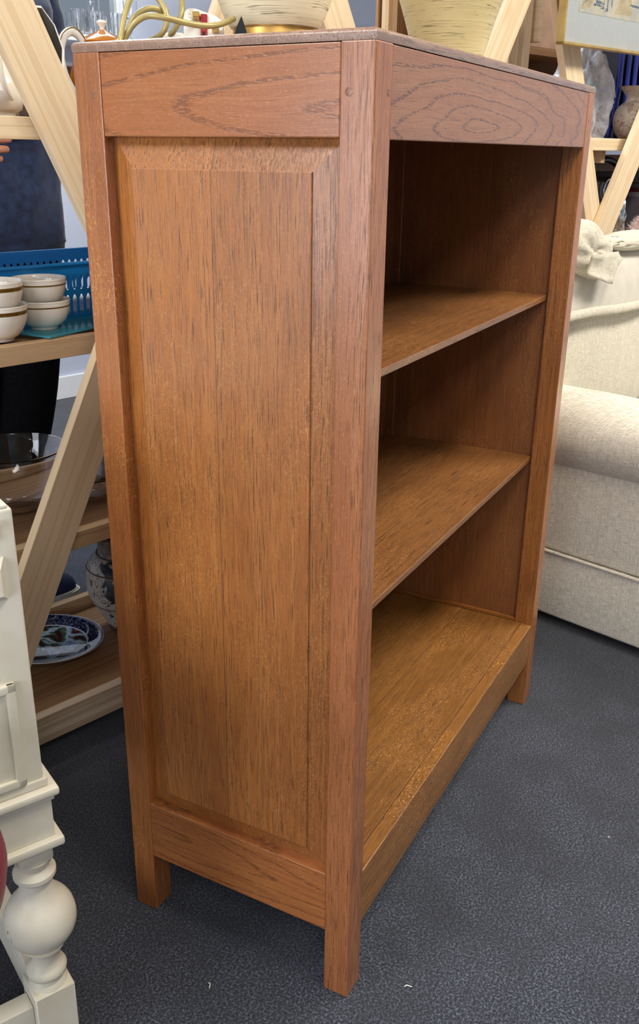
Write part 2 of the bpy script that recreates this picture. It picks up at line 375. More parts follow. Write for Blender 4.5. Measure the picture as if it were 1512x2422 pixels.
# ------------------------------------------------------------------ bookcase
D, WD, H, PW, PF = .3445, .822, 1.12, .0346, .0365
ZT, ZBT, ZBB, ZFT, ZFB = 1.0408, .189, .0984, .1795, .0976
BC = thing('bookcase', (WD/2, D/2, 0), 'tall brown oak bookcase with raised-panel side and open shelves on dark carpet', 'bookcase')
for i, (x, y, m) in enumerate(((0, 0, OAKPOST), (0, D-PW, OAKFIG), (WD-PF, 0, OAK), (WD-PF, D-PW, OAK))):
    abox('leg_post', m, BC, (x, y, 0), (x+PF, y+PW, H), 'z', .0014)
def side(x, sgn, parent):
    # sgn=+1: outer face at x, body grows to +x
    xi = lambda a: x+sgn*a
    def ab(nm, m, a0, a1, y0, y1, z0, z1, g='y'):
        xs = sorted((xi(a0), xi(a1))); return abox(nm, m, parent, (xs[0], y0, z0), (xs[1], y1, z1), g)
    ab('side_rail', OAKRAIL, .0008, .024, PW, D-PW, ZT, H-.0005)
    ab('side_rail', OAKKNOT, .0008, .024, PW, D-PW, ZBB, ZBT)
    # raised and fielded panel: local x = up, local y = depth direction
    y0, y1, z0, z1 = PW, D-PW, ZBT, ZT; b = .030; bz0 = .026
    bm = bmesh.new(); cy, cz = (y0+y1)/2, (z0+z1)/2
    def ring(ya, yb, za, zb, dep): return [bm.verts.new((zz-cz, yy-cy, dep)) for yy, zz in ((ya, za), (yb, za), (yb, zb), (ya, zb))]
    r = [ring(y0-.002, y1+.002, z0-.002, z1+.002, .0202), ring(y0-.002, y1+.002, z0-.002, z1+.002, .0165), ring(y0+b, y1-b, z0+bz0, z1-b, .0062), ring(y0+b, y1-b, z0+bz0, z1-b, .0042), ring(y0+b+.001, y1-b-.001, z0+bz0+.001, z1-b-.001, .0036)]
    for A, B in zip(r, r[1:]):
        for k in range(4): bm.faces.new((A[k], A[(k+1) % 4], B[(k+1) % 4], B[k]))
    bm.faces.new(r[0]); bm.faces.new(r[-1])
    M = frame((x, cy, cz), (0, 0, 1), (0, 1, 0))   # z = x cross y = (-1,0,0)
    for v in bm.verts: v.co.z *= -sgn
    add('side_panel', bm, OAKPANEL, parent, M, 20)
side(0, 1, BC); side(WD, -1, BC)
# inner skin of the right side: rails and support strips
abox('back_panel', OAKIN, BC, (PF-.004, D-.018, ZFB+.02), (WD-PF+.004, D-.008, H-.001), 'z', 0)
abox('inner_side_board', OAKIN, BC, (WD-.0275, PW-.002, ZFT-.005), (WD-.0205, D-.018, ZT+.02), 'z', 0)
abox('inner_side_board', OAKIN, BC, (.0205, PW-.002, ZFT-.005), (.0275, D-.018, ZT+.02), 'z', 0)
abox('front_rail', OAKFRONT, BC, (PF, .0008, ZT-.001), (WD-PF, .022, H-.0005), 'X')
abox('front_rail', OAKBASE, BC, (PF, .0008, ZFB), (WD-PF, .0215, ZFT), 'X')
abox('back_rail', OAK, BC, (PF, D-.024, ZFB), (WD-PF, D-.004, ZFT-.003), 'X')
abox('shelf', OAKBASE, BC, (.0275, .0222, ZFT-.014), (WD-.0275, D-.018, ZFT-.0004), 'x', .0006)
abox('shelf', OAKSHELF, BC, (.028, PW+.0015, .8056-.0095), (WD-.0285, D-.019, .8056), 'x', .0012)
abox('shelf', OAKSHELF, BC, (.028, PW+.0015, .5165-.0095), (WD-.0285, D-.019, .5165), 'x', .0012)
abox('ledge', OAK, BC, (WD-.034, PW, ZFT), (WD-.0275, D-.018, ZFT+.007), 'y', .001)
for xs in ((WD-.0325, WD-.0275), (.0275, .0325)):
    for ys in ((D-.036, D-.0182),):
        bm = bmesh.new(); zc = ZFT+.007
        hz = [ZFT+.06+.045*k for k in range(18)]; hz = [z for z in hz if z < ZT-.03]; z = zc
        ym = (ys[0]+ys[1])/2; hw = .0022
        for h in hz+[None]:
            zt = (h-.0045) if h else ZT; box(bm, (xs[0], ym-hw, z), (xs[1], ym+hw, zt)); z = h+.0045 if h else z
        box(bm, (xs[0], ys[0], zc), (xs[1], ym-hw, ZT)); box(bm, (xs[0], ym+hw, zc), (xs[1], ys[1], ZT))
        cc = V(((xs[0]+xs[1])/2, ym, .6)); Mx = frame(cc, (0, 0, 1), (0, 1, 0)); inv = Mx.inverted()
        for v in bm.verts: v.co = inv @ v.co
        add('support_strip', bm, OAKSHELF, BC, Mx)
for zz in (.8056, .5165):
    add('shelf_peg', lathe(bmesh.new(), [(0, 0), (.003, 0), (.003, .009), (0, .009)], 12, M=frame((WD-.0275, PW+.012, zz-.0128), (0, 1, 0), None, (-1, 0, 0))), BLACKPL, BC)
def peg(p, ax):
    bm = lathe(bmesh.new(), [(0, -.004), (.0040, -.004), (.0040, .0001), (.0034, .0003), (0, .0003)], 20, M=frame(p, UZ, None, ax)); add('dowel', bm, DOWEL, BC)
peg((0, .3205, 1.081), (-1, 0, 0)); peg((0, .0255, 1.079), (-1, 0, 0)); peg((.0295, 0, 1.080), (0, -1, 0)); peg((WD-.022, 0, 1.080), (0, -1, 0))
bm = bmesh.new(); T = .0100
box(bm, (-WD/2-.0006, -D/2-.0006, 0), (WD/2+.0006, D/2+.0006, T))
top_e = [e for e in bm.edges if all(v.co.z > T*.5 for v in e.verts)]
bmesh.ops.bevel(bm, geom=top_e, offset=.0058, segments=5, affect='EDGES', profile=.6)
for v in bm.verts:
    if v.co.z < .001: v.co.x *= .998; v.co.y *= .995
add('top_board', bm, OAKTOP, BC, Matrix.Translation((WD/2, D/2, H)))

# ------------------------------------------------------------------ pine shelving row behind
SH = thing('shelving_unit', S(1.0, .17, 0), 'long pine shelving row with crossed front braces behind the oak bookcase', 'shelving')
DEP = .335; S0, S1 = -.75, 2.75
levels = [(.11, .052, PINEW), (.43, .03, PINED), (.7535, .03, PINED), (1.0695, .03, PINE)]
for z, fh, fm in levels:
    plank('shelf_board', PINEDARK, SH, S((S0+S1)/2, DEP/2, z-.009-.005), DS, DN, S1-S0, DEP-.042, .018, 0)
    plank('front_rail', fm, SH, S((S0+S1)/2, .0105, z-fh/2), DS, UZ, S1-S0, fh, .020, .001)
    plank('back_rail', PINED, SH, S((S0+S1)/2, DEP-.010, z-.012+.012), DS, UZ, S1-S0, .045, .018, .001)
def brace(s_at, z_at, slope, p, zlo, zhi, wid=.072, m=PINE):
    za, zb = zlo, zhi; a = S(s_at+slope*(za-z_at), p, za); b = S(s_at+slope*(zb-z_at), p, zb); d = (b-a)
    plank('brace', m, SH, (a+b)/2, d, d.cross(DN), d.length, wid, .019, .001)
brace(.082, 1.143, -.465, -.0105, .01, 1.60)
brace(.427, 1.228, .51, -.031, .01, 1.52)
brace(.665, 1.280, -.55, -.0105, .01, 1.60)
brace(1.146, 1.222, .60, -.031, .01, 1.60)
brace(1.470, 1.262, -.50, -.0105, .01, 1.62)
brace(1.790, 1.000, .62, -.031, .01, 1.60, .078)
brace(2.35, 1.2, -.55, -.0105, .01, 1.6)
brace(-.45, 1.0, .5, -.031, .01, 1.6)
for s_ in (-.7, .95, 1.76, 2.7):
    plank('upright', PINE, SH, S(s_, DEP+.012, .85), UZ, DS, 1.7, .045, .024, .001)
    plank('cleat', PINED, SH, S(s_, .17, 1.0695-.045), DN, DS, .29, .02, .032, .001)
plank('upright', PINE, SH, S(1.825, DEP+.03, .85), UZ, DS, 1.7, .03, .06, .001)
plank('upright', PINED, SH, S(1.735, DEP+.045, .85), UZ, DS, 1.7, .05, .03, .001)
for k in range(2): plank('cleat', PINE, SH, S(1.87-.12*k, DEP+.05, 1.38), DN, UZ, .12, .11, .02, .001)

plank('back_panel', plain('added_dark_sheet', (44, 38, 36), .8), SH, S(2.4, DEP-.012, .885), DS, UZ, .7, .26, .006, 0)  # dark sheet added so the gap behind the shelf stock goes dark
plank('back_rail', PINEDARK, SH, S(2.3, DEP-.02, 1.005), DS, UZ, .9, .05, .02, .001)
# second unit further back with cardboard boxes
S2 = thing('shelving_unit', S(2.5, .75, 0), 'brown wooden stock shelving loaded with cardboard boxes, behind the pine row at far right', 'shelving')
for z in (.5, 1.0, 1.34, 1.72): plank('shelf_board', PINEDARK, S2, S(2.6, .78, z), DS, DN, 1.3, .45, .022, .001)
for s_ in (1.98, 3.22):
    for p_ in (.575, .985): plank('upright', PINED, S2, S(s_, p_, .95), UZ, DS, 1.9, .045, .03, .001)
plank('back_board', PINEDARK, S2, S(2.6, 1.015, .95), UZ, DS, 1.9, 1.3, .012, .001)
CARD = plain('brown_cardboard', (150, 112, 76), .85, var=.08, scale=12); CARD2 = plain('pale_cardboard', (176, 142, 118), .85, var=.08, scale=12)
def cardbox(s_, p_, z, w, d, h, m, lab):
    t = thing('cardboard_box', S(s_, p_, z), lab, 'box')
    M = frame(S(s_, p_, z), DS, DN)
    bm = bmesh.new(); box(bm, (-w/2, -d/2, 0), (w/2, d/2, h), .003); add('carton', bm, m, t, M)
    for sg in (-1, 1):
        bm = bmesh.new(); box(bm, (-w/2, .002 if sg > 0 else -d/2, h), (w/2, d/2 if sg > 0 else -.002, h+.004), .0008); add('flap', bm, m, t, M)
cardbox(2.28, .72, 1.352, .42, .3, .2, CARD2, 'pale cardboard box on the upper far shelf, left of the framed picture')
cardbox(2.30, .74, 1.012, .5, .34, .25, CARD, 'dark brown cardboard box on the far shelf just below the pale box')

# ------------------------------------------------------------------ cream cabinet on turned legs (left foreground)
F = V((math.cos(R(-26)), math.sin(R(-26)), 0)); G = V((-F.y, F.x, 0))
C0 = V((-.230, .254, 0))
MC = frame(C0, -F, None, UZ)      # local x: to the left, y = z cross x = G*(-1)?
if MC.to_3x3() @ V((0, 1, 0)) != G:
    yv = MC.to_3x3() @ V((0, 1, 0)); GS = 1 if yv.dot(G) > 0 else -1
# local w (depth) = GS * local y
CB = thing('cabinet', C0-F*.26+G*.2, 'cream painted cabinet with moulded edges on white turned bulbous legs', 'cabinet')
def cbx(name, u0, u1, w0_, w1_, z0, z1, bev=.0015, mat=None):
    ys = sorted((GS*w0_, GS*w1_)); bm = bmesh.new(); box(bm, (u0, ys[0], z0), (u1, ys[1], z1), bev, seg=2); return add(name, bm, mat or CREAM, CB, MC)
UL, WL = .56, .40
cbx('body', 0, UL, 0, WL, .405, .714, .003)
cbx('top_moulding', .004, UL-.004, .002, WL-.004, .714, .7175, .001)
cbx('top_moulding', .010, UL-.010, .008, WL-.010, .7175, .721, .001)
cbx('top_panel', .020, UL-.020, .018, WL-.02, .721, .724, .001)
cbx('cornice', .016, UL-.016, -.010, .002, .696, .705, .002)
cbx('cornice', .019, UL-.019, -.006, .002, .685, .696, .002)
# pyramid knob
for uc in (.029, UL-.029):
    bm = bmesh.new(); y = lambda a: GS*a
    a = [bm.verts.new((uc+dx, y(0.001), zc)) for dx, zc in ((-.016, .622), (.016, .622), (.016, .668), (-.016, .668))]
    b = [bm.verts.new((uc+dx, y(-.012), zc)) for dx, zc in ((-.008, .632), (.008, .632), (.008, .660), (-.008, .660))]
    for k in range(4): bm.faces.new((a[k], a[(k+1) % 4], b[(k+1) % 4], b[k]))
    bm.faces.new(b); bm.faces.new(a); add('corner_block', bm, CREAM, CB, MC)
# door with moulding frame
for (u0, u1, z0, z1, pr) in ((.019, UL-.019, .4095, .532, .004),):
    dr = cbx('door', u0, u1, -.001, .002, z0, z1, .0005)
    e = .010
    for (a0, a1, b0, b1) in ((u0, u0+e, z0, z1), (u1-e, u1, z0, z1), (u0, u1, z0, z0+e), (u0, u1, z1-e, z1)):
        bm = bmesh.new(); ys = sorted((GS*.0, GS*-.006)); box(bm, (a0, ys[0], b0), (a1, ys[1], b1), .002, seg=2); add('door_moulding', bm, CREAM, dr, MC)
    bm = bmesh.new(); ys = sorted((GS*.0, GS*-.003)); box(bm, (u0+.028, ys[0], z0+.02), (u1-.028, ys[1], z1-.02), .001, seg=2); add('door_panel', bm, CREAM, dr, MC)
cbx('waist_moulding', -.003, UL+.003, -.003, WL, .398, .408, .002)
cbx('waist_moulding', -.012, UL+.012, -.012, WL, .388, .398, .003)
cbx('waist_moulding', -.007, UL+.007, -.007, WL, .381, .388, .002)
cbx('frieze', -.004, UL+.004, -.004, WL, .333, .381, .001)
cbx('waist_moulding', -.012, UL+.012, -.012, WL, .322, .333, .003)
def leg(u, w):
    t = []
    M = MC @ Matrix.Translation((u, GS*w, 0))
    bm = bmesh.new(); box(bm, (-.0235, -.0235, 0), (.0235, .0235, .118), .0015); box(bm, (-.019, -.019, .298), (.019, .019, .322), .005, seg=2)
    prof = [(0, .112), (.0235, .114), (.021, .124), (.0175, .128), (.0225, .133), (.0235, .139), (.021, .144), (.0155, .149), (.014, .158), (.0165, .166), (.024, .174)]
    for k in range(13):
        a = R(-62+k*9.2); prof.append((.0405*math.cos(a), .2125+.0405*math.sin(a)))
    prof += [(.0215, .2495), (.0192, .257), (.0178, .264), (.0174, .269), (.0195, .2715), (.0235, .276), (.0235, .281), (.0195, .285), (.0165, .288), (.0195, .293), (.021, .299), (0, .300)]
    lathe(bm, prof, 48)
    add('leg', bm, CREAM, CB, M, 40)
for u, w in ((.0175, .0175), (UL-.0175, .0175), (.0175, WL-.02), (UL-.0175, WL-.02)): leg(u, w)
for (u0, u1, w0_, w1_) in ((.041, UL-.041, .005, .03), (.041, UL-.041, WL-.032, WL-.008), (.005, .03, .041, WL-.0435), (UL-.03, UL-.005, .041, WL-.0435)):
    cbx('stretcher', u0, u1, w0_, w1_, .045, .100, .002)

# round stool with a burgundy velvet seat, its edge just inside the frame at left
ST = thing('stool', (-.517, .212, 0), 'round stool with burgundy velvet seat at the left edge, before the cream cabinet', 'stool')
MST = Matrix.Translation((-.517, .212, 0))
add('seat', lathe(bmesh.new(), [(0, .485), (.140, .485), (.148, .489), (.150, .500), (.148, .512), (.140, .523), (.11, .530), (.05, .533), (0, .534)], 72), VELVET, ST, MST, 60)
add('seat_ring', lathe(bmesh.new(), [(0, .450), (.120, .450), (.123, .454), (.123, .4845), (0, .4845)], 72), OAK, ST, MST, 40)
for k in range(4):
    a = R(20+90*k); bm = bmesh.new(); tube(bm, [(.095*math.cos(a), .095*math.sin(a), .452), (.125*math.cos(a), .125*math.sin(a), 0)], .012, 16, 0, rads=(.015, .010)); add('leg', bm, OAK, ST, MST, 180)

# ------------------------------------------------------------------ sofa
SO = V((1.157, .079, 0)); SE = V((.268, .963, 0)).normalized(); SU = V((SE.y, -SE.x, 0))
MSO = frame(SO, SU, SE)     # x along the seat, y to the back
SF = thing('sofa', SO+SU*.65, 'cream woven fabric sofa with scroll arm and loose back cover, right of the bookcase', 'sofa')
def sbx(name, lo, hi, bev, mat=SOFA, seg=4, parent=None):
    bm = bmesh.new(); box(bm, lo, hi, bev, seg=seg); return add(name, bm, mat, parent or SF, MSO, 60)
VB = .17; VF = -.72
arm = sbx('arm', (.0, VF, .185), (.16, VB, .46), .01)
sbx('arm_base', (-.006, VF-.004, .025), (.166, VB, .184), .008)
bm = bmesh.new(); tube(bm, [(-.008, VF-.004, .1845), (-.008, VB, .1845)], .0035, 8, 0); tube(bm, [(-.003, VF-.004, .1845), (.1, VF-.006, .1845)], .0035, 8, 0)
add('piping', bm, SOFA, arm, MSO)
# scroll roll
bm = bmesh.new(); n = 26; nn_ = 40; rings = []
for k in range(nn_+1):
    v_ = VF-.012+(VB+.012-VF)*k/nn_; rg = []
    for j in range(n):
        a = 2*math.pi*j/n; rr = .092+.004*noise.noise(V((v_*6, math.cos(a)*2, math.sin(a)*2)))
        rg.append(bm.verts.new((.068+rr*1.08*math.cos(a), v_, .458+rr*math.sin(a))))
    rings.append(rg)
for A_, B_ in zip(rings, rings[1:]):
    for j in range(n): bm.faces.new((A_[j], A_[(j+1) % n], B_[(j+1) % n], B_[j]))
bm.faces.new(rings[0]); bm.faces.new(rings[-1])
add('arm_roll', bm, SOFA, SF, MSO, 60)
sbx('seat_base', (.16, VF+.03, .025), (1.2, VB, .28), .012)
sbx('seat_cushion', (.165, VF+.01, .282), (.72, .055, .43), .045, SOFA2)
sbx('seat_cushion', (.725, VF+.01, .282), (1.2, .055, .43), .045, SOFA2)
sbx('back_frame', (.0, .11, .46), (1.2, VB-.005, .70), .02)
for fx in (.05, 1.15):
    for fy in (VF+.06, VB-.06): sbx('foot', (fx-.02, fy-.02, 0), (fx+.02, fy+.02, .026), .002, BLACKPL, 1)
# puffy back cushions with wrinkles
def puff(name, lo, hi, mat, parent, seed, amp=.012, sub=28, M=None, power=.16):
    bm = bmesh.new(); bmesh.ops.create_cube(bm, size=2); bmesh.ops.subdivide_edges(bm, edges=bm.edges[:], cuts=sub, use_grid_fill=True)
    lo, hi = V(lo), V(hi); c = (lo+hi)/2; h = (hi-lo)/2
    for v in bm.verts:
        q = v.co.copy(); m = sorted([abs(q.x), abs(q.y), abs(q.z)])
        def f(a, b, d): return a*(1-power*(b*b)*.5)*(1-power*(d*d)*.5)*math.sqrt(max(0, 1-b*b*.22-d*d*.22+b*b*d*d*.1))*1.02
        x, y, z = f(q.x, q.y, q.z), f(q.y, q.x, q.z), f(q.z, q.x, q.y)
        p = V((c.x+x*h.x, c.y+y*h.y, c.z+z*h.z))
        nv = noise.noise(V((p.x*6+seed, p.y*6, p.z*5)))*amp+noise.noise(V((p.x*22+seed, p.y*22, p.z*7)))*amp*.35
        v.co = p+V((x, y, z)).normalized()*nv
    return add(name, bm, mat, parent, M or MSO, 180)
bc1 = puff('back_cushion', (.0, .050, .40), (.74, .160, .745), SOFA2, SF, 3)
puff('back_cushion', (.70, .050, .40), (1.24, .160, .745), SOFA2, SF, 9)
# turned-back cover: white lining folded over the back, with a rolled hem, and a gathered bundle on top
bm = bmesh.new(); nu, nv_ = 60, 14; gr = []
prof = [(-.052, .716), (-.049, .74), (-.040, .765), (-.022, .792), (.0, .815), (.03, .832), (.065, .842), (.10, .842), (.135, .832), (.165, .81), (.185, .78), (.195, .74), (.198, .70), (.198, .64), (.198, .58)]
for i in range(nu+1):
    u_ = -.02+1.26*i/nu; row = []
    for y_, z_ in prof:
        y_ = .038+(y_+.052)*.5; z_ = z_-.018
        w_ = noise.noise(V((u_*9, y_*14, z_*10)))*.012
        row.append(bm.verts.new((u_, y_-abs(w_)*.5 if y_ < .08 else y_, z_+w_)))
    gr.append(row)
for a_, b_ in zip(gr, gr[1:]):
    for k in range(nv_): bm.faces.new((a_[k], a_[k+1], b_[k+1], b_[k]))
bmesh.ops.solidify(bm, geom=bm.faces[:], thickness=.004)
add('lining', bm, LINING, SF, MSO, 60)
bm = bmesh.new(); tube(bm, [(-.02+.1*i, .036-.002*math.sin(i*2.1), .698+.004*math.sin(i*1.3)) for i in range(13)], .0085, 12, 6, sy=1.3)
add('hem', bm, SOFA2, SF, MSO, 180)
# gathered cloth bundle resting on the sofa back
def clothblob(name, M, rx, ry, rz, mat, parent=None, seed=0, amp=.2, fold=None, seg=64, rings_=40):
    bm = bmesh.new(); prof = [(math.sin(math.pi*k/rings_), -math.cos(math.pi*k/rings_)) for k in range(rings_+1)]; prof[0] = (0, -1); prof[-1] = (0, 1)
    lathe(bm, prof, seg)
    for v in bm.verts:
        q = v.co.copy(); w_ = 1+amp*noise.noise(q*1.3+V((seed, 0, 0)))+amp*.5*noise.noise(q*3.1+V((0, seed, 0)))
        rd = abs(noise.noise(V((q.x*2.2+seed, q.y*2.2, q.z*2.2)))); w_ -= amp*.8*math.exp(-(rd/.05)**2)
        if fold: w_ += fold(q)
        v.co = V((q.x*rx, q.y*ry, q.z*rz))*w_
    return add(name, bm, mat, parent, M, 180)
def fold1(q):
    # cup-shaped mouth of the gathered cloth, turned towards the room
    a = math.atan2(q.z, q.x); rad = math.hypot(q.x, q.z)
    return (-.35*math.exp(-(rad/.45)**2) if q.y < 0 else 0)+.05*math.sin(a*5+rad*6)
TH_ = tag(clothblob('folded_cover', MSO @ Matrix.Translation((.125, .060, .838)) @ Matrix.Rotation(R(18), 4, 'Y'), .115, .05, .058, SOFA2, None, 5, .07, fold1),
    'bunched cream woven cover heaped on top of the sofa back beside the bookcase', 'cover')
bm = bmesh.new()
pts = [(-.045, .03), (.045, .03), (.06, .012), (.03, -.038), (.02, -.036), (-.05, -.012)]
extrude_poly(bm, pts, .004, frame((.06, -.062, .818), (1, 0, 0), None, (0, 1, 0)) if False else Matrix(((1.3, 0, 0, .14), (0, 0, 1, .010), (0, 1, 0, .802), (0, 0, 0, 1))))
bmesh.ops.triangulate(bm, faces=bm.faces[:]); bmesh.ops.subdivide_edges(bm, edges=bm.edges[:], cuts=5, use_grid_fill=True)
for v in bm.verts: v.co.y += .010*noise.noise(V((v.co.x*28, v.co.z*28, 3)))-.25*(v.co.z-.80)**2*20; v.co.x += .004*noise.noise(V((v.co.z*40, 1, 2)))
fl = add('cover_corner', bm, SOFA2, TH_, MSO, 180)
tag(clothblob('folded_cover', MSO @ Matrix.Translation((.42, .095, .838)), .16, .05, .022, SOFA2, None, 8, .12),
    'flat fold of cream woven cover lying on the white lining along the sofa back', 'cover')

# ------------------------------------------------------------------ things on the bookcase top
ZT2 = H+T
def lamp_base(name, x, y, prof, goldh, label, ribs, seed):
    t = thing(name, (x, y, ZT2), label, 'lamp')
    M = Matrix.Translation((x, y, ZT2))
    if goldh:
        r0 = prof[0][0]
        bm = lathe(bmesh.new(), [(0, 0), (r0*.98, 0), (r0*1.02, .004), (r0*1.0, goldh*.5), (r0*.93, goldh), (0, goldh)], 64); add('foot', bm, GOLDPAINT, t, M, 50)
    m = RIB[seed]
    P = smoothpath([(r, 0, z) for r, z in prof], 10)
    bm = lathe(bmesh.new(), [(0, P[0].z)]+[(p.x, p.z) for p in P]+[(0, P[-1].z)], 80); add('body', bm, m, t, M, 60)
    zt = prof[-1][1]
    bm = lathe(bmesh.new(), [(0, zt), (.02, zt), (.02, zt+.006), (.012, zt+.01), (.012, zt+.03), (.017, zt+.032), (.017, zt+.07), (0, zt+.07)], 32); add('bulb_holder', bm, BRASS, t, M, 40)
    return t
def ribmat(name, base, ink, sc):
    t = NT(name); co = t.coord()
    ln = t.noise(t.map(co, (2.5, 2.5, sc)), 1, 3, .6, .1); ln2 = t.noise(t.map(co, (4, 4, sc*2.3), (3, 1, 2)), 1, 2)
    br = t.noise(t.map(co, (24, 24, 60)), 1, 3); br2 = t.noise(t.map(co, (50, 50, 90), (5, 2, 0)), 1, 2)
    f = t.math('MULTIPLY', t.step(t.math('ABSOLUTE', t.math('SUBTRACT', ln, .5)), .016, .0), t.step(br, .44, .62))
    f = t.math('MAXIMUM', f, t.math('MULTIPLY', t.math('MULTIPLY', t.step(t.math('ABSOLUTE', t.math('SUBTRACT', ln2, .5)), .02, .0), t.step(br2, .4, .7)), .5))
    fine = t.noise(t.map(co, (6, 6, 420)), 1, 2)
    col = t.mix(t.math('MULTIPLY', f, .85), t.ramp(t.noise(co, 8, 3), [(.3, lin(tuple(x-12 for x in base))), (.7, lin(base))]), lin(ink))
    m = t.out(col, .38, 0, .5); t.bump(t.math('SUBTRACT', t.math('MULTIPLY', fine, .6), f), .45, .0012); return m
RIB = {0: ribmat('ribbed_cream_glaze', (232, 222, 190), (84, 70, 52), 95), 1: ribmat('ribbed_yellow_glaze', (226, 212, 160), (100, 82, 50), 130)}
lamp_base('table_lamp', .258, .257, [(.0525, .034), (.060, .046), (.0695, .070), (.078, .096), (.084, .136), (.085, .166), (.076, .216), (.054, .256), (.03, .276)], .034, 'cream ribbed pottery lamp base with gold foot on top of the bookcase', 30, 0)
lamp_base('table_lamp', .640, .183, [(.047, .0), (.055, .041), (.067, .082), (.083, .129), (.094, .17), (.096, .22), (.085, .28), (.05, .34), (.025, .355)], 0, 'larger yellowish-cream ribbed pottery lamp base without gold foot, right of the gold-footed lamp', 40, 1)

# cord (pixel-traced loops given real depth over the top's back-left corner)
def cordpts(L): return [V(p) for p in L]
CORDPTS = [[(0.2371, 0.3014, 1.1755), (0.1988, 0.2958, 1.1649), (0.1704, 0.2999, 1.1608), (0.1512, 0.3152, 1.1632), (0.1345, 0.326, 1.1661), (0.1261, 0.343, 1.1677), (0.1177, 0.3535, 1.1613), (0.1137, 0.3631, 1.1503), (0.1118, 0.3686, 1.1389), (0.1274, 0.3773, 1.1297)], [(0.0954, 0.3657, 1.1258), (0.1027, 0.3656, 1.1422), (0.1112, 0.3661, 1.162), (0.1197, 0.365, 1.1797), (0.1283, 0.3607, 1.1939), (0.1454, 0.356, 1.1992), (0.1559, 0.35, 1.1884), (0.1553, 0.3401, 1.1751), (0.1512, 0.3366, 1.1616), (0.1526, 0.348, 1.151), (0.1692, 0.3816, 1.1468), (0.1801, 0.4201, 1.1354)], [(0.1204, 0.3778, 1.1283), (0.1263, 0.3746, 1.1512), (0.1317, 0.3667, 1.1677), (0.1409, 0.3571, 1.1768), (0.1516, 0.3492, 1.1777), (0.1624, 0.347, 1.1719)], [(0.2109, 0.3584, 1.2125), (0.196, 0.3467, 1.1924), (0.1867, 0.3406, 1.1779), (0.18, 0.3424, 1.1649), (0.177, 0.3506, 1.1544), (0.1858, 0.3726, 1.1457), (0.2101, 0.4114, 1.1376)]]
cdo = bmesh.new()
for L in CORDPTS: tube(cdo, [V((*(CAM+(V(p)-CAM)*.955).xy, max(ZT2+.004, (CAM+(V(p)-CAM)*.955).z))) for p in L], .0031, 12, 8)
tag(add('lamp_cord', cdo, CORD, None, I4, 180), 'looping olive-gold electric cord beside the gold-footed lamp on the bookcase', 'cord')
# plug lying on its back, pins up, with a red fuse holder
PG = thing('electric_plug', (.166, .296, ZT2), 'white three-pin plug with red fuse holder and brass pins on the bookcase top', 'plug')
vdir = V((.85, .50, 0)).normalized(); hx = V((vdir.y, -vdir.x, 0))
MPG = frame((.166, .296, ZT2), hx, None, (-vdir+V((0, 0, .25))).normalized())   # local x right, y up, z towards the room
def outline(w, h, r, n=8):
    o = []
    for (cx, cy, a0) in ((w/2-r, h-r, 0), (-w/2+r*1.2, h-r*1.2, 90)):
        for k in range(n+1): a = R(a0+90*k/n); rr = r*(1.2 if a0 else 1); o.append((cx+rr*math.cos(a), cy+rr*math.sin(a)))
    return o+[(-w/2, 0), (w/2, 0)]
bm = bmesh.new(); ol = [(x, y*(1-.28*(x+.022)/.044 if y > .02 else 1)) for x, y in outline(.045, .052, .011)]
extrude_poly(bm, ol, .007); bmesh.ops.bevel(bm, geom=[e for e in bm.edges if abs(e.verts[0].co.z-.007) < 1e-5 and abs(e.verts[1].co.z-.007) < 1e-5], offset=.0016, segments=3, affect='EDGES'); add('plug_body', bm, PLUG, PG, MPG)
bm = bmesh.new(); extrude_poly(bm, [(x*.8, y*.82+.003) for x, y in ol], .004, Matrix.Translation((0, 0, -.004))); add('plug_back', bm, PLUG, PG, MPG)
for x, y in ((-.015, .040), (.013, .032)):
    bm = lathe(bmesh.new(), [(.0015, .0068), (.0022, .0076), (.0028, .0068)], 16, (x, y, 0), close=False); add('screw_hole', bm, PLUG, PG, MPG)
bm = bmesh.new(); box(bm, (-.0030, .006, .006), (.0045, .041, .0105), .0006); add('fuse_holder', bm, REDPL, PG, MPG)
bm = bmesh.new(); box(bm, (-.001, .010, .010), (.002, .022, .0112), .0003); add('fuse', bm, BLACKPL, PG, MPG)
for (x0, x1, y0, y1) in ((-.011, -.0035, .034, .040), (.010, .018, .021, .026)):
    bm = bmesh.new(); box(bm, (x0, y0, .007), (x1, y1, .020), .0006); add('pin', bm, BRASS, PG, MPG)
PG2 = thing('electric_plug', (.140, .318, ZT2), 'small white plug with dark slots behind the cord loops', 'plug')
MP2 = frame((.140, .318, ZT2), hx, None, -vdir)
bm = bmesh.new(); box(bm, (-.018, 0, -.008), (.012, .021, .008), .004, seg=3); add('plug_body', bm, PLUG, PG2, MP2)
for k in range(5):
    bm = bmesh.new(); box(bm, (-.002+k*.0028, .002, .0078), (-.0006+k*.0028, .014, .0092), .0002); add('cable_grip', bm, BLACKPL, PG2, MP2)
bm = bmesh.new(); box(bm, (-.034, .006, -.004), (-.018, .012, .004), .0015); add('pin', bm, BRASS, PG2, MP2)
bm = bmesh.new(); extrude_poly(bm, [(0, 0), (.022, 0), (.026, .012), (.016, .040), (.010, .028)], .003, frame((.176, .270, ZT2), hx, None, -vdir)); bmesh.ops.bevel(bm, geom=bm.edges[:], offset=.0006, segments=1, affect='EDGES')
tag(add('switch_tag', bm, BLACKPL), 'small black pointed plastic tag standing against the gold-footed lamp', 'tag')

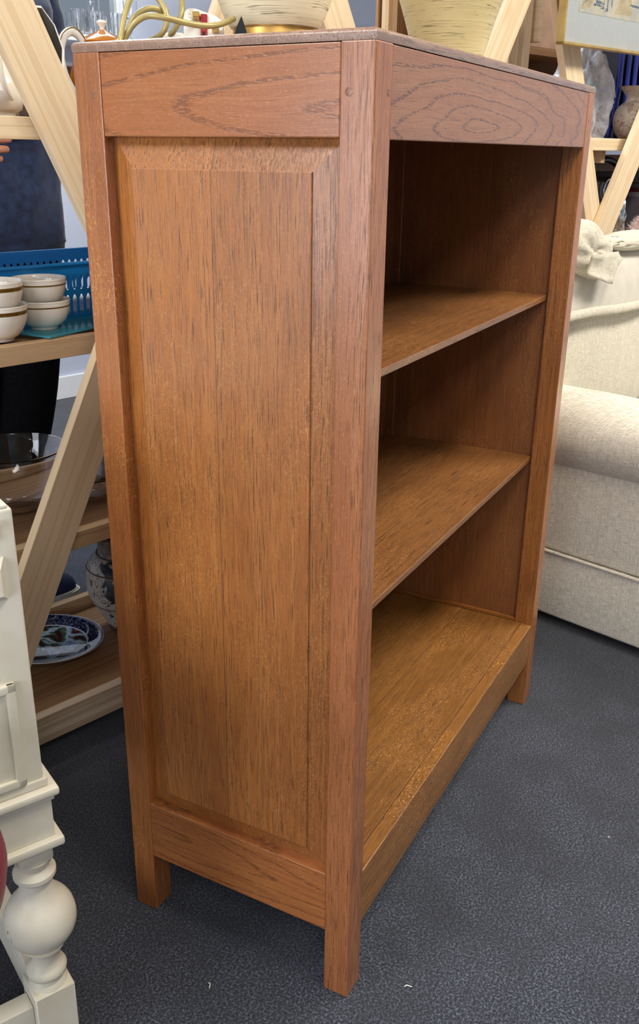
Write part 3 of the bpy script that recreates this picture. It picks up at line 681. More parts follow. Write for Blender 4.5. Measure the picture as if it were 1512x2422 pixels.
# ------------------------------------------------------------------ crockery on the pine shelves
def bowl(s_, p_, z, r, h, label, band='thin', group='stacked white bowls'):
    t = thing('bowl', S(s_, p_, z), label, 'bowl', group)
    M = Matrix.Translation(S(s_, p_, z))
    o = [(0, .002), (r*.42, .002), (r*.46, 0), (r*.50, 0), (r*.52, .004)]
    for k in range(1, 11):
        a = k/10; o.append((r*(.52+.48*math.sin(a*math.pi/2)**.8*1.0), .004+(h-.006)*a**1.35))
    o += [(r*1.012, h-.002), (r*1.0, h), (r*.965, h-.001)]
    for k in range(9, -1, -1):
        a = k/10; o.append((max(0, r*(.49+.45*math.sin(a*math.pi/2)**.8)), .009+(h-.011)*a**1.35))
    o.append((0, .008)); bm = lathe(bmesh.new(), o, 56); add('bowl_body', bm, CHINA, t, M, 70)
    def rad(zz):
        a = max(0, min(1, (zz-.004)/(h-.006)))**(1/1.35); return r*(.52+.48*math.sin(a*math.pi/2)**.8)+.0004
    for z0, z1 in (((h-.0105, h-.0085),) if band == 'thin' else ((h-.013, h-.0075),)):
        bm = lathe(bmesh.new(), [(rad(z0), z0), (rad((z0+z1)/2), (z0+z1)/2), (rad(z1), z1)], 56, close=False); add('gilt_band', bm, GOLDBAND, t, M, 70)
    return t
TB = .7545
glass_tray = bmesh.new(); box(glass_tray, (-.055, -.06, 0), (.16, .06, .004), .002, seg=2)
Mt = frame(S(.115, .078, TB), (DS*1+DN*.30), None, UZ)
tag(add('glass_plate', glass_tray, plain('teal_tinted_glass', (70, 160, 180), .08, var=.02, Alpha=.6), None, Mt), 'teal tinted glass plate under the thin-banded bowls on the pine shelf', 'plate')
bowl(.112, .078, TB+.0042, .0435, .046, 'lower white bowl with thin gilt line, standing on the teal glass plate', 'thin')
bowl(.109, .078, TB+.0042+.034, .0425, .046, 'upper white bowl with thin gilt line, nested on another before the blue basket', 'thin')
bowl(.019, .052, TB, .047, .054, 'lower white bowl with wide gilt band at the left picture edge', 'wide')
bowl(.017, .052, TB+.037, .0455, .052, 'upper white bowl with wide gilt band at the left picture edge', 'wide')
# blue basket with slots
BK = thing('basket', S(.20, .22, TB), 'blue slotted plastic basket behind the white bowls on the pine shelf', 'basket')
MB_ = frame(S(.196, .222, TB), DS*1+DN*(-.03), None, UZ)
BL, BWd, BH, TAP = .40, .185, .096, .010
def wall_slots(L, h, tap):
    """slotted wall in xz plane, centred, x in -L/2..L/2; top wider by tap"""
    bm = bmesh.new(); th = .0022
    def bx_(x0, x1, z0, z1): box(bm, (x0, -th/2, z0), (x1, th/2, z1))
    bx_(-L/2, L/2, 0, .010); bx_(-L/2, L/2, .044, .052); bx_(-L/2, L/2, .078, h)
    n = int(L/.0125)
    for (z0, z1) in ((.010, .044), (.052, .078)):
        for k in range(n+1):
            x = -L/2+k*L/n; w = .0022
            bx_(max(-L/2, x-w), min(L/2, x+w), z0, z1)
        for k in range(n):     # rounded slot ends
            xa, xb = -L/2+k*L/n+.0022, -L/2+(k+1)*L/n-.0022
            for zz, sg in ((z0, 1), (z1, -1)):
                for x_, sx in ((xa, 1), (xb, -1)):
                    a = [bm.verts.new((x_, yy, zz)) for yy in (-th/2, th/2)]; b = [bm.verts.new((x_+sx*.0028, yy, zz)) for yy in (-th/2, th/2)]; c = [bm.verts.new((x_, yy, zz+sg*.006)) for yy in (-th/2, th/2)]
                    bm.faces.new((a[0], b[0], c[0])); bm.faces.new((a[1], b[1], c[1])); bm.faces.new((b[0], b[1], c[1], c[0]))
    for v in bm.verts: v.co.x *= 1+tap*v.co.z/h
    return bm
for sg in (-1, 1):
    bm = wall_slots(BL, BH, .05)
    for v in bm.verts: v.co.y += sg*(BWd/2+TAP*v.co.z/BH)
    add('long_side', bm, BLUEPL, BK, MB_)
    bm = wall_slots(BWd, BH, .10)
    for v in bm.verts: v.co = V((-v.co.y+sg*(BL/2+TAP*v.co.z/BH), v.co.x, v.co.z))
    add('short_side', bm, BLUEPL, BK, MB_)
bm = bmesh.new(); box(bm, (-BL/2, -BWd/2, 0), (BL/2, BWd/2, .003)); add('basket_base', bm, BLUEPL, BK, MB_)
bm = bmesh.new(); l2, w2 = BL/2+TAP, BWd/2+TAP
for lo, hi in (((-l2-.006, -w2-.006, BH-.003), (l2+.006, -w2+.002, BH+.002)), ((-l2-.006, w2-.002, BH-.003), (l2+.006, w2+.006, BH+.002)), ((-l2-.006, -w2, BH-.003), (-l2+.002, w2, BH+.002)), ((l2-.002, -w2, BH-.003), (l2+.006, w2, BH+.002))): box(bm, lo, hi, .0015, seg=2)
add('rim', bm, BLUEPL, BK, MB_)
bm = bmesh.new(); box(bm, (-.10, -.05, 0), (.06, .05, .028), .01, seg=3); bmesh.ops.subdivide_edges(bm, edges=bm.edges[:], cuts=3, use_grid_fill=True)
for v in bm.verts: v.co += V((0, 0, noise.noise(v.co*40)*.006))
PAPER = plain('white_wrapping_paper', (225, 225, 232), .7, bump=.3)
tag(add('paper_bundle', bm, PAPER, None, MB_ @ Matrix.Translation((.10, 0, .0035))), 'white crumpled paper lying inside the blue basket', 'paper')

# top shelf: teapot, jugs, saucers
TZ = 1.070
TP = thing('teapot', S(.335, .2, TZ), 'teapot with amber domed lid, white knob and white looped handle behind the bookcase corner', 'teapot')
MT = Matrix.Translation(S(.338, .2, TZ))
bm = lathe(bmesh.new(), [(0, 0), (.034, 0), (.036, .005), (.05, .02), (.06, .045), (.06, .07), (.05, .098), (.038, .112), (.037, .121), (.035, .123), (0, .123)], 48); add('pot_body', bm, BROWNGLAZE, TP, MT, 60)
ld = add('lid', lathe(bmesh.new(), [(0, .1232), (.0385, .1232), (.040, .1255), (.038, .128), (.03, .133), (.018, .139), (.009, .1425), (.006, .145), (0, .1455)], 48), BROWNGLAZE, TP, MT, 60)
add('knob', lathe(bmesh.new(), [(0, .144), (.0048, .144), (.0042, .149), (.0075, .1525), (.009, .1555), (.0065, .159), (0, .160)], 24), CHINA, ld, MT, 60)
bm = bmesh.new(); tube(bm, [(-.036, 0, .122), (-.048, 0, .134), (-.062, 0, .137), (-.076, 0, .126), (-.083, 0, .10), (-.078, 0, .072), (-.066, 0, .05), (-.052, 0, .035)], .0052, 16, 8, sy=1.35); add('handle', bm, CHINAG, TP, frame(S(.338, .2, TZ), DS, DN), 180)
bm = bmesh.new(); tube(bm, [(-.0365, 0, .1265), (-.048, 0, .1395), (-.0625, 0, .143), (-.081, 0, .129), (-.0888, 0, .10), (-.083, 0, .070), (-.070, 0, .046)], .0009, 8, 8); add('handle_line', bm, GOLDBAND, TP, frame(S(.338, .1945, TZ), DS, DN), 180)
bm = bmesh.new(); tube(bm, [(.05, 0, .05), (.075, 0, .07), (.088, 0, .10), (.10, 0, .12)], .012, 16, 6, rads=(.014, .007)); add('spout', bm, BROWNGLAZE, TP, frame(S(.338, .2, TZ), DS, DN), 180)
# grey-white saucers stacked with a dark book behind
z = TZ
for k in range(3):
    sc = tag(add('saucer', lathe(bmesh.new(), [(0, .001), (.03, 0), (.034, .003), (.06, .010), (.066, .0135), (.066, .015), (.058, .012), (.03, .006), (0, .005)], 48), CHINAG, None, Matrix.Translation(S(.262, .105, z+.0045*k*1.6)), 60),
             ('lowest', 'middle', 'topmost')[k]+' of three greyish-white saucers stacked below the teapot handle', 'saucer', 'greyish saucers stacked below the teapot handle')
CP = thing('cup', S(.262, .105, TZ+.032), 'small greyish cup standing on the stacked saucers by the bookcase corner', 'cup')
add('cup_body', lathe(bmesh.new(), [(0, 0), (.018, 0), (.02, .003), (.03, .02), (.034, .04), (.033, .041), (.0305, .038), (.026, .02), (.015, .006), (0, .005)], 40), CHINAG, CP, Matrix.Translation(S(.262, .105, TZ+.0238)), 60)
bm = bmesh.new(); box(bm, (-.05, -.012, 0), (.05, .012, .092), .002); tag(add('book', bm, plain('dark_brown_cover', (74, 58, 50), .7), None, frame(S(.27, .28, TZ), DS, DN)), 'dark brown book upright behind the stacked saucers', 'book')
# faceted spouted jug, octagonal, mouth tipped to the room
JG = thing('jug', S(.19, .13, TZ), 'faceted grey-white jug with a tall angular open mouth between pine brace and teapot', 'jug')
MJ = frame(S(.186, .13, TZ), DS, DN)
bm = bmesh.new(); n = 8
lev = [(.0, .032, 0), (.03, .040, 0), (.07, .036, 0), (.10, .028, 0), (.112, .027, -.004), (.128, .028, -.012)]
outer = []; inner = []
for i, (z_, r_, sh) in enumerate(lev):
    ro = []; ri = []
    for k in range(n):
        a = 2*math.pi*(k+.5)/n; x, y_ = r_*math.cos(a)*.8, r_*math.sin(a)
        tl = (z_/.135)**2*(y_*1.9-.012)
        ro.append(bm.verts.new((x, y_+sh, z_+tl))); ri.append(bm.verts.new((x*.86, y_*.86+sh, max(z_, .004)+tl*.9)))
    outer.append(ro); inner.append(ri)
for a, b in zip(outer, outer[1:]):
    for k in range(n): bm.faces.new((a[k], a[(k+1) % n], b[(k+1) % n], b[k]))
bi = bmesh.new(); inn = [[bi.verts.new(v.co) for v in r_] for r_ in inner]
for a, b in zip(inn, inn[1:]):
    for k in range(n): bi.faces.new((a[k], a[(k+1) % n], b[(k+1) % n], b[k]))
add('jug_inside', bi, plain('painted_inner_shade', (70, 64, 60), .3), JG, MJ, 10)  # inner wall coloured dark to stand for the shade inside the jug
for k in range(n): bm.faces.new((outer[-1][k], outer[-1][(k+1) % n], inner[-1][(k+1) % n], inner[-1][k]))
bm.faces.new(outer[0]); add('jug_body', bm, CHINAG, JG, MJ, 10)
JL = thing('jug', S(.10, .15, TZ), 'rounded white jug with looped handle at the left edge behind the diagonal brace', 'jug')
MJL = frame(S(.088, .15, TZ), DS, DN)
add('jug_body', lathe(bmesh.new(), [(0, 0), (.044, 0), (.045, .008), (.054, .012), (.060, .03), (.058, .05), (.047, .072), (.036, .09), (.036, .105), (.04, .118), (.0375, .118), (.033, .104), (.033, .09), (0, .08)], 48), CHINA, JL, MJL, 50)
bm = bmesh.new(); tube(bm, [(-.0, -.036, .095), (-.005, -.058, .10), (-.01, -.075, .08), (-.008, -.076, .055), (.0, -.07, .038), (.012, -.06, .028)], .0045, 12, 8, sy=1.5); add('handle', bm, CHINA, JL, MJL, 180)

# ---- shelf at knee height: glass bowls
def glassbowl(M, r, h, th, label, name='glass_bowl', sy=1.0, oval=1.0, smooth=60):
    o = [(0, 0), (r*.35, 0), (r*.6, h*.12), (r*.85, h*.45), (r*.97, h*.8), (r*1.02, h-.002), (r*1.03, h), (r*1.0, h+.001), (r*.97-th, h*.8), (r*.85-th, h*.45+th*.6), (r*.6-th, h*.12+th), (r*.35-th, th), (0, th)]
    return tag(add(name, lathe(bmesh.new(), o, 56, sx=oval), GLASS, None, M, smooth), label, 'bowl')
glassbowl(Matrix.Translation(S(.078, .165, .4315)), .088, .112, .0035, 'large clear glass bowl on the knee-high pine shelf, left of the lower brace')
glassbowl(frame(S(.205, .12, .4315), DS, DN), .052, .046, .004, 'low clear glass dish with thick rim on the knee-high pine shelf beside the bookcase post', 'glass_dish')
LID = plain('pale_blue_lid', (176, 190, 222), .25, var=.05, Coat_Weight=.5)
bm = bmesh.new(); box(bm, (-.07, -.05, 0), (.07, .05, .05), .008, seg=3); 
tag(add('plastic_tub', bm, LID, None, frame(S(.335, .235, .4315), DS, DN)), 'pale bluish plastic tub on the knee-high pine shelf, mostly behind the bookcase', 'tub')
bm = bmesh.new(); box(bm, (-.045, -.004, 0), (.045, .004, .105), .001)
bmesh.ops.subdivide_edges(bm, edges=bm.edges[:], cuts=2, use_grid_fill=True)
SHIRT = None
JARS = thing('glass_jar', S(-.062, .17, .4315), 'small round glass jar with metal rim at the far left of the knee-high shelf', 'jar')
add('jar_body', lathe(bmesh.new(), [(0, 0), (.032, 0), (.034, .004), (.034, .07), (.028, .085), (.028, .098), (.026, .098), (.0255, .084), (.031, .07), (.031, .006), (0, .005)], 40), GLASS, JARS, Matrix.Translation(S(-.062, .17, .4315)), 50)
add('rim', lathe(bmesh.new(), [(.0285, .086), (.030, .088), (.030, .098), (.0285, .099)], 40, close=False), SILVER, JARS, Matrix.Translation(S(-.062, .17, .4315)), 50)

# ---- lowest shelf: patterned plate and painted vase
def platemat():
    t = NT('painted_plate'); co = t.coord(); sep = t.n('ShaderNodeSeparateXYZ'); t.set(sep, 0, co)
    ln = t.n('ShaderNodeVectorMath', operation='LENGTH'); t.set(ln, 0, t.map(co, (1, 1, 0))); r = ln.outputs['Value']
    n1 = t.noise(t.map(co, (22, 22, 22)), 1, 3, .6, .8); 
    pic = t.ramp(n1, [(.30, lin((20, 24, 22))), (.40, lin((60, 30, 26))), (.47, lin((60, 82, 70))), (.53, lin((168, 186, 196))), (.60, lin((120, 150, 190))), (.66, lin((90, 30, 30))), (.74, lin((30, 40, 34)))])
    n2 = t.noise(co, 75, 1, .5, 2.2); ol_ = t.step(t.math('ABSOLUTE', t.math('SUBTRACT', n2, .5)), .030, .010)
    rim = t.mix(t.math('MULTIPLY', ol_, .75), lin((14, 18, 48)), lin((150, 156, 176)))
    c = t.mix(t.step(r, .0775, .0785), pic, rim)
    c = t.mix(t.math('MULTIPLY', t.step(r, .1075, .108), 1.0), c, lin((190, 190, 184)))
    c = t.mix(t.math('MULTIPLY', t.step(r, .0765, .0772), t.step(r, .0795, .0788)), c, lin((170, 176, 190)))
    return t.out(c, .06, 0, .6, Coat_Weight=.25, Coat_Roughness=.03)
bm = lathe(bmesh.new(), [(0, .004), (.06, .004), (.062, 0), (.066, 0), (.07, .004), (.095, .013), (.110, .019), (.110, .0205), (.108, .021), (.095, .017), (.079, .0105), (.074, .008), (0, .007)], 72)
tag(add('decorative_plate', bm, platemat(), None, Matrix.Translation(S(.125, .212, .1115)) @ Matrix.Rotation(R(4), 4, 'Y'), 60), 'glossy picture plate with dark blue scrolled border lying on the lowest pine shelf', 'plate')
def vasemat(name, base, ink, sc, inkb):
    t = NT(name); co = t.coord(); n2 = t.noise(co, sc, 1, .5, 1.6)
    o1 = t.step(t.math('ABSOLUTE', t.math('SUBTRACT', n2, .5)), .03, .012); blob = t.step(t.noise(co, sc*.7, 2, .5, .8), .58, .61)
    c = t.mix(blob, lin(base), lin(inkb)); c = t.mix(t.math('MULTIPLY', o1, .85), c, lin(ink)); 
    m = t.out(c, .35, 0, .5); t.bump(t.math('ADD', o1, blob), .4, .001); return m
VM = vasemat('painted_stoneware', (176, 168, 156), (84, 56, 48), 34, (34, 48, 58))
VS = thing('vase', S(.302, .19, .1115), 'squat stoneware vase with dark painted scrolls on the lowest pine shelf', 'vase')
MV = Matrix.Translation(S(.300, .185, .1115))
P = smoothpath([(.040, 0, 0), (.046, 0, .012), (.060, 0, .04), (.077, 0, .075), (.081, 0, .105), (.077, 0, .135), (.066, 0, .155), (.056, 0, .163)], 6)
add('vase_body', lathe(bmesh.new(), [(0, 0)]+[(p.x, p.z) for p in P], 56, close=False), VM, VS, MV, 60)
add('neck', lathe(bmesh.new(), [(.056, .162), (.053, .168), (.052, .19), (.055, .194), (.058, .197), (.058, .203), (.054, .205), (.049, .203), (.047, .19), (.047, .165), (.06, .13), (.05, .05), (0, .03)], 56, close=False), plain('stoneware_neck', (120, 104, 92), .4, var=.3, scale=90), VS, MV, 50)
for zz, rr in ((.164, .0565), (.136, .0772), (.062, .0715)):
    bm = bmesh.new(); tube(bm, [(rr*math.cos(2*math.pi*k/48), rr*math.sin(2*math.pi*k/48), zz) for k in range(49)], .0014, 8, 0); add('raised_line', bm, plain('brown_slip', (96, 62, 48), .4), VS, MV, 180)

# ------------------------------------------------------------------ far right stock on the shelves
def plasticbag():
    t = NT('clear_polythene'); co = t.coord(); f = t.noise(co, 18, 4, .6, .6)
    t.set(t.b, 'Alpha', t.math('ADD', .38, t.math('MULTIPLY', t.step(f, .45, .7), .5)))
    m = t.out(lin((214, 216, 224)), .12, 0, .6); t.bump(f, .9, .01); return m
BAGM = plasticbag()
def bagfold(q): return .10*math.sin(q.x*9+q.z*3)+.22*max(0, -q.z)*abs(q.x)*.5-.38*max(0, q.z)
tag(clothblob('plastic_bag', MS @ Matrix.Translation((1.80, .13, TZ+.132)), .105, .07, .145, BAGM, None, 12, .22, bagfold), 'crumpled clear plastic bag standing on the top pine shelf left of the blue folders', 'bag')
FB = plain('blue_folder', (20, 44, 150), .4); FN = plain('navy_folder', (20, 24, 44), .5)
pos_ = ('first and leftmost', 'second', 'third', 'fourth', 'fifth', 'last and rightmost')
for k in range(6):
    M = MS @ Matrix.Translation((2.005+k*.042, .230, TZ+.001)) @ Matrix.Rotation(R(5), 4, 'Y') @ Matrix.Translation((.004, 0, .002))
    t = thing('folder', M.translation, pos_[k]+' of the navy folders with bright blue spines on the top shelf', 'folder', 'navy folders with blue spines')
    add('cover', box(bmesh.new(), (-.016, -.085, 0), (.016, .085, .25), .002), FN, t, M)
    bm = bmesh.new(); tube(bm, [(-.012, -.084, .002), (-.012, -.090, .06), (-.010, -.092, .13), (-.012, -.088, .20), (-.012, -.084, .248)], .011, 12, 6, sy=.5); add('spine', bm, FB, t, M, 180)
FLV = vasemat('floral_pottery', (196, 182, 168), (150, 110, 110), 30, (170, 150, 130))
VR = thing('vase', S(2.00, .10, TZ), 'pale floral pottery vase with flared neck on the top shelf, under the framed picture', 'vase')
P = smoothpath([(.042, 0, 0), (.058, 0, .02), (.066, 0, .05), (.058, 0, .082), (.038, 0, .10), (.036, 0, .112), (.055, 0, .135), (.06, 0, .138)], 8)
add('vase_body', lathe(bmesh.new(), [(0, 0)]+[(p.x, p.z) for p in P]+[(.055, .136), (.033, .112), (0, .10)], 48, fn=lambda p, a, i: p), FLV, VR, Matrix.Translation(S(2.005, .068, TZ)), 60)
bm = bmesh.new()
tube(bm, [(.045*math.cos(2*math.pi*k/32), 0, .045+.045*math.sin(2*math.pi*k/32)) for k in range(33)], .006, 8, 0)
tag(add('wicker_ring', bm, plain('wicker', (160, 104, 48), .7, bump=.8, var=.3, scale=120), None, MS @ Matrix.Translation((1.935, .17, TZ+.006)), 180), 'brown wicker ring standing behind the floral vase', 'ring')
tag(clothblob('tinsel_bunch', MS @ Matrix.Translation((1.96, .20, TZ+.12)), .03, .03, .03, plain('teal_foil', (20, 130, 124), .25, .6, var=.4, scale=90), None, 21, .5), 'small teal foil bunch between plastic bag and floral vase', 'decoration')
# middle shelf at right
HB = thing('handbag', S(2.02, .17, .755), 'black handbag with a silver ring on the middle shelf behind the sofa', 'bag')
MH = MS @ Matrix.Translation((2.04, .20, .755))
bm = bmesh.new(); box(bm, (-.15, -.06, 0), (.11, .06, .215), .02, seg=3); add('bag_body', bm, BLACKPL, HB, MH)
bm = bmesh.new(); tube(bm, [(-.09, -.02, .18), (-.08, -.03, .24), (-.0, -.03, .262), (.08, -.03, .24), (.09, -.02, .18)], .009, 10, 8); add('handle', bm, BLACKPL, HB, MH, 180)
bm = bmesh.new(); tube(bm, [(-.03+.03*math.cos(2*math.pi*k/32), -.068, .178+.03*math.sin(2*math.pi*k/32)) for k in range(33)], .003, 10, 0); add('ring', bm, SILVER, HB, MH, 180)
tag(clothblob('foil_bag', MS @ Matrix.Translation((1.945, .07, .755+.09)), .035, .025, .085, SILVER, None, 31, .5), 'crumpled shiny silver foil bag beside the pine brace on the middle shelf', 'bag')
cols = [(90, 84, 92), (160, 156, 158), (110, 36, 40), (120, 118, 128), (70, 74, 70), (40, 44, 60), (190, 186, 176), (96, 40, 44)]
for k, c_ in enumerate(cols):
    bm = bmesh.new(); w_ = .018+.004*(k % 3); h_ = .155+.012*((k*5) % 4); box(bm, (-w_/2, -.07, 0), (w_/2, .07, h_), .0015)
    nm = ['dark grey', 'pale grey', 'dark red', 'mid grey', 'olive grey', 'navy', 'cream', 'maroon'][k]
    tag(add('book', bm, plain('book_cover_'+nm.replace(' ', '_'), c_, .6), None, MS @ Matrix.Translation((2.19+k*.0275, .18, .7555))), nm+' book upright in the row on the middle shelf above the pink fur', 'book', 'books in a row on the middle shelf')
FUR = plain('pink_fur', (226, 204, 202), .95, var=.12, scale=60)
FC = tag(clothblob('fluffy_cushion', MS @ Matrix.Translation((2.17, .040, .755+.058)), .15, .048, .055, FUR, None, 41, .25), 'fluffy pale pink fur cushion at the right edge on the middle shelf', 'cushion')
bm = bmesh.new(); rnd = random.Random(3)
for v in list(FC.data.vertices):
    for q in range(5):
        nrm = v.normal; p = v.co+V((rnd.uniform(-1, 1), rnd.uniform(-1, 1), rnd.uniform(-1, 1)))*.004
        d = (nrm+V((rnd.uniform(-.7, .7), rnd.uniform(-.7, .7), rnd.uniform(-.7, .7)))).normalized()*rnd.uniform(.008, .022)
        s_ = d.cross(V((rnd.random(), rnd.random(), rnd.random()))).normalized()*.0008
        a, b, c_ = bm.verts.new(p-s_), bm.verts.new(p+s_), bm.verts.new(p+d); bm.faces.new((a, b, c_))
me = bpy.data.meshes.new('fur_tufts'); bm.to_mesh(me); bm.free(); link('fur_tufts', me, FUR, FC, WM[FC])['kind'] = 'stuff'

# framed picture hung on the front of the braces
PX = thing('framed_picture', S(1.35, -.062, 1.255), 'thin gold framed print with pale grey mount hung on the pine braces at upper right', 'picture')
MPX = MS @ Matrix.Translation((1.353, -.048, 1.257)) @ Matrix.Rotation(R(-.6), 4, 'Y') @ Matrix.Rotation(R(90), 4, 'X')   # x right, y up, z to room
PWd, PHt = .62, .48
GOLDF = plain('gilt_frame', (190, 160, 96), .35, .55, var=.08); MOUNT = plain('grey_mount', (206, 212, 212), .8, var=.012, scale=60)
e = .006
bm = bmesh.new()
for lo, hi in (((0, 0, 0), (PWd, e, .02)), ((0, PHt-e, 0), (PWd, PHt, .02)), ((0, 0, 0), (e, PHt, .02)), ((PWd-e, 0, 0), (PWd, PHt, .02))): box(bm, lo, hi, .001)
add('frame', bm, GOLDF, PX, MPX)
add('backing', box(bmesh.new(), (.002, .002, .001), (PWd-.002, PHt-.002, .006)), CARD, PX, MPX)
add('mount', box(bmesh.new(), (e, e, .006), (PWd-e, PHt-e, .008)), MOUNT, PX, MPX)
t = NT('print_paper'); co = t.coord(); PRT = t.out(t.ramp(t.noise(co, 14, 5, .6), [(.35, lin((196, 200, 190))), (.55, lin((226, 216, 192))), (.7, lin((222, 206, 176)))]), .7)
pr = add('print', box(bmesh.new(), (.072, .070, .008), (PWd-.072, PHt-.07, .0088)), PRT, PX, MPX)
INK = plain('blue_grey_ink', (96, 116, 130), .8, var=.3, scale=120); TAN = plain('tan_ink', (206, 190, 152), .8, var=.1, scale=60)
bm = bmesh.new(); rnd = random.Random(5)
def inkquad(pts):
    f = bm.faces.new([bm.verts.new((x, y_, .0092)) for x, y_ in pts])
for cx, cy, w, h in ((.155, .092, .036, .010), (.150, .10, .016, .014), (.185, .083, .032, .006), (.197, .10, .006, .044), (.175, .104, .005, .036), (.215, .106, .006, .03), (.26, .115, .04, .014), (.33, .10, .05, .008), (.40, .13, .03, .03), (.46, .11, .04, .012)):
    for j in range(6):
        ox, oy = rnd.uniform(-.5, .5)*w, rnd.uniform(-.5, .5)*h; ww, hh = w*rnd.uniform(.25, .5), h*rnd.uniform(.25, .5)
        inkquad([(cx+ox-ww/2, cy+oy-hh/2), (cx+ox+ww/2, cy+oy-hh/2+.001), (cx+ox+ww/2+.001, cy+oy+hh/2), (cx+ox-ww/2, cy+oy+hh/2)])
for k in range(7): inkquad([(.08+.004*k, .082+.006*k), (.115+.02*k, .10+.008*k), (.1155+.02*k, .1012+.008*k), (.08+.004*k, .0832+.006*k)])
add('sketch', bm, INK, pr, MPX)
bm = bmesh.new()
for pts in ([(.078, .076), (.12, .082), (.15, .14), (.10, .11)], [(.23, .078), (.32, .080), (.30, .125), (.25, .11)]): bm.faces.new([bm.verts.new((x, y_, .0090)) for x, y_ in pts])
add('wash', bm, TAN, pr, MPX)
t = NT('picture_glass'); t.b.inputs['Transmission Weight'].default_value = 1; t.b.inputs['IOR'].default_value = 1.12; PG_ = t.out((1, 1, 1, 1), 0)
add('glass', box(bmesh.new(), (e, e, .013), (PWd-e, PHt-e, .0145)), PG_, PX, MPX)

# ------------------------------------------------------------------ cut glass on the window sill
MLD = MS @ Matrix.Translation((1.615, WP-.095, 1.4315-1.3105))
def tumbler(M, r, h, label, stem=0):
    n = 32
    o = [(0, 0), (r*.8, 0), (r*.82, .003), (r, h), (r-.0025, h), (r*.82-.003, .010), (0, .010)]
    if stem: o = [(0, 0), (r*.8, 0), (r*.8, .002), (.004, .006), (.0035, stem), (r*.5, stem+.006), (r*.95, stem+.03), (r, h), (r-.0015, h), (r*.9, stem+.032), (r*.45, stem+.01), (0, stem+.008)]
    def fn(p, a, i): return V((p.x, p.y, p.z))+V((math.cos(a), math.sin(a), 0))*(.0012*math.cos(a*12) if i in (2, 3) and not stem else 0)
    return tag(add('glass_tumbler' if not stem else 'wine_glass', lathe(bmesh.new(), o, n*2, fn=fn), GLASS, None, M, 50), label, 'glass')
for k, (x, y_) in enumerate(((-.10, -.07), (-.02, -.06), (.06, -.075), (.14, -.06), (-.06, .03), (.03, .04), (.11, .035))):
    w_ = ('leftmost in the front row', 'second in the front row', 'third in the front row', 'at the right end', 'leftmost in the back row', 'in the middle of the back row', 'right in the back row')[k]
    if k in (3, 5): tumbler(MLD @ Matrix.Translation((x, y_, 1.3105)), .028, .14, 'stemmed wine glass '+w_+' on the white window sill', .07)['group'] = 'stemmed glasses on the white window sill'
    else: tumbler(MLD @ Matrix.Translation((x, y_, 1.3105)), .034, .085, 'short cut glass tumbler '+w_+' on the white window sill')['group'] = 'cut glass tumblers on the white window sill'

# ------------------------------------------------------------------ person behind the shelving
MPn = MS @ Matrix.Translation((.345, .74, 0))       # faces -y (towards the room)
def skin(name, nodes, edges, root, mat, parent, sub=2):
    keys = list(nodes); me = bpy.data.meshes.new(name)
    me.from_pydata([nodes[k][0] for k in keys], [(keys.index(a), keys.index(b)) for a, b in edges], [])
    o = link(name, me, mat, parent, MPn)
    md = o.modifiers.new('skin', 'SKIN'); md.use_smooth_shade = True
    for i, k in enumerate(keys):
        r = nodes[k][1]; sv = me.skin_vertices[0].data[i]; sv.radius = r if isinstance(r, tuple) else (r, r); sv.use_root = (k == root)
    s_ = o.modifiers.new('sub', 'SUBSURF'); s_.levels = sub; s_.render_levels = sub
    return o
PE = thing('person', (MPn @ V((0, 0, 0))), 'person in navy top, black trousers and navy canvas shoes standing behind the pine shelving', 'person')
nodes = {'pel': ((0, 0, .93), (.15, .10)), 'wai': ((0, 0, 1.08), (.135, .095)), 'che': ((0, .0, 1.27), (.155, .11)), 'nb': ((0, .01, 1.42), (.07, .06)), 'ne': ((0, .005, 1.50), .052), 'hd': ((0, -.01, 1.575), (.062, .07)), 'hc': ((0, -.012, 1.66), (.075, .092)), 'ht': ((0, -.0, 1.735), (.055, .068))}
edges = [('pel', 'wai'), ('wai', 'che'), ('che', 'nb'), ('nb', 'ne'), ('ne', 'hd'), ('hd', 'hc'), ('hc', 'ht')]
for sg, n_ in ((-1, 'l'), (1, 'r')):
    nodes.update({n_+'hip': ((sg*.09, 0, .86), .085), n_+'kn': ((sg*.085-.055, -.05, .48), .058), n_+'an': ((sg*.07-.18, -.10 if sg > 0 else -.03, .10), .036), n_+'ft': ((-.09 if sg > 0 else -.245, -.115 if sg > 0 else -.08, .045), (.028, .026)), n_+'to': ((-.03 if sg > 0 else -.24, -.125, .032), (.024, .018)),
                  n_+'sh': ((sg*.17, .01, 1.38), .055)})
    edges += [('pel', n_+'hip'), (n_+'hip', n_+'kn'), (n_+'kn', n_+'an'), (n_+'an', n_+'ft'), (n_+'ft', n_+'to'), ('che', n_+'sh')]
nodes.update({'rel': ((.185, .04, 1.13), .042), 'rwr': ((.03, -.17, 1.10), .027), 'lel': ((-.225, .02, 1.10), .042), 'lwr': ((-.15, -.19, 1.035), .028)})
edges += [('rsh', 'rel'), ('rel', 'rwr'), ('lsh', 'lel'), ('lel', 'lwr')]
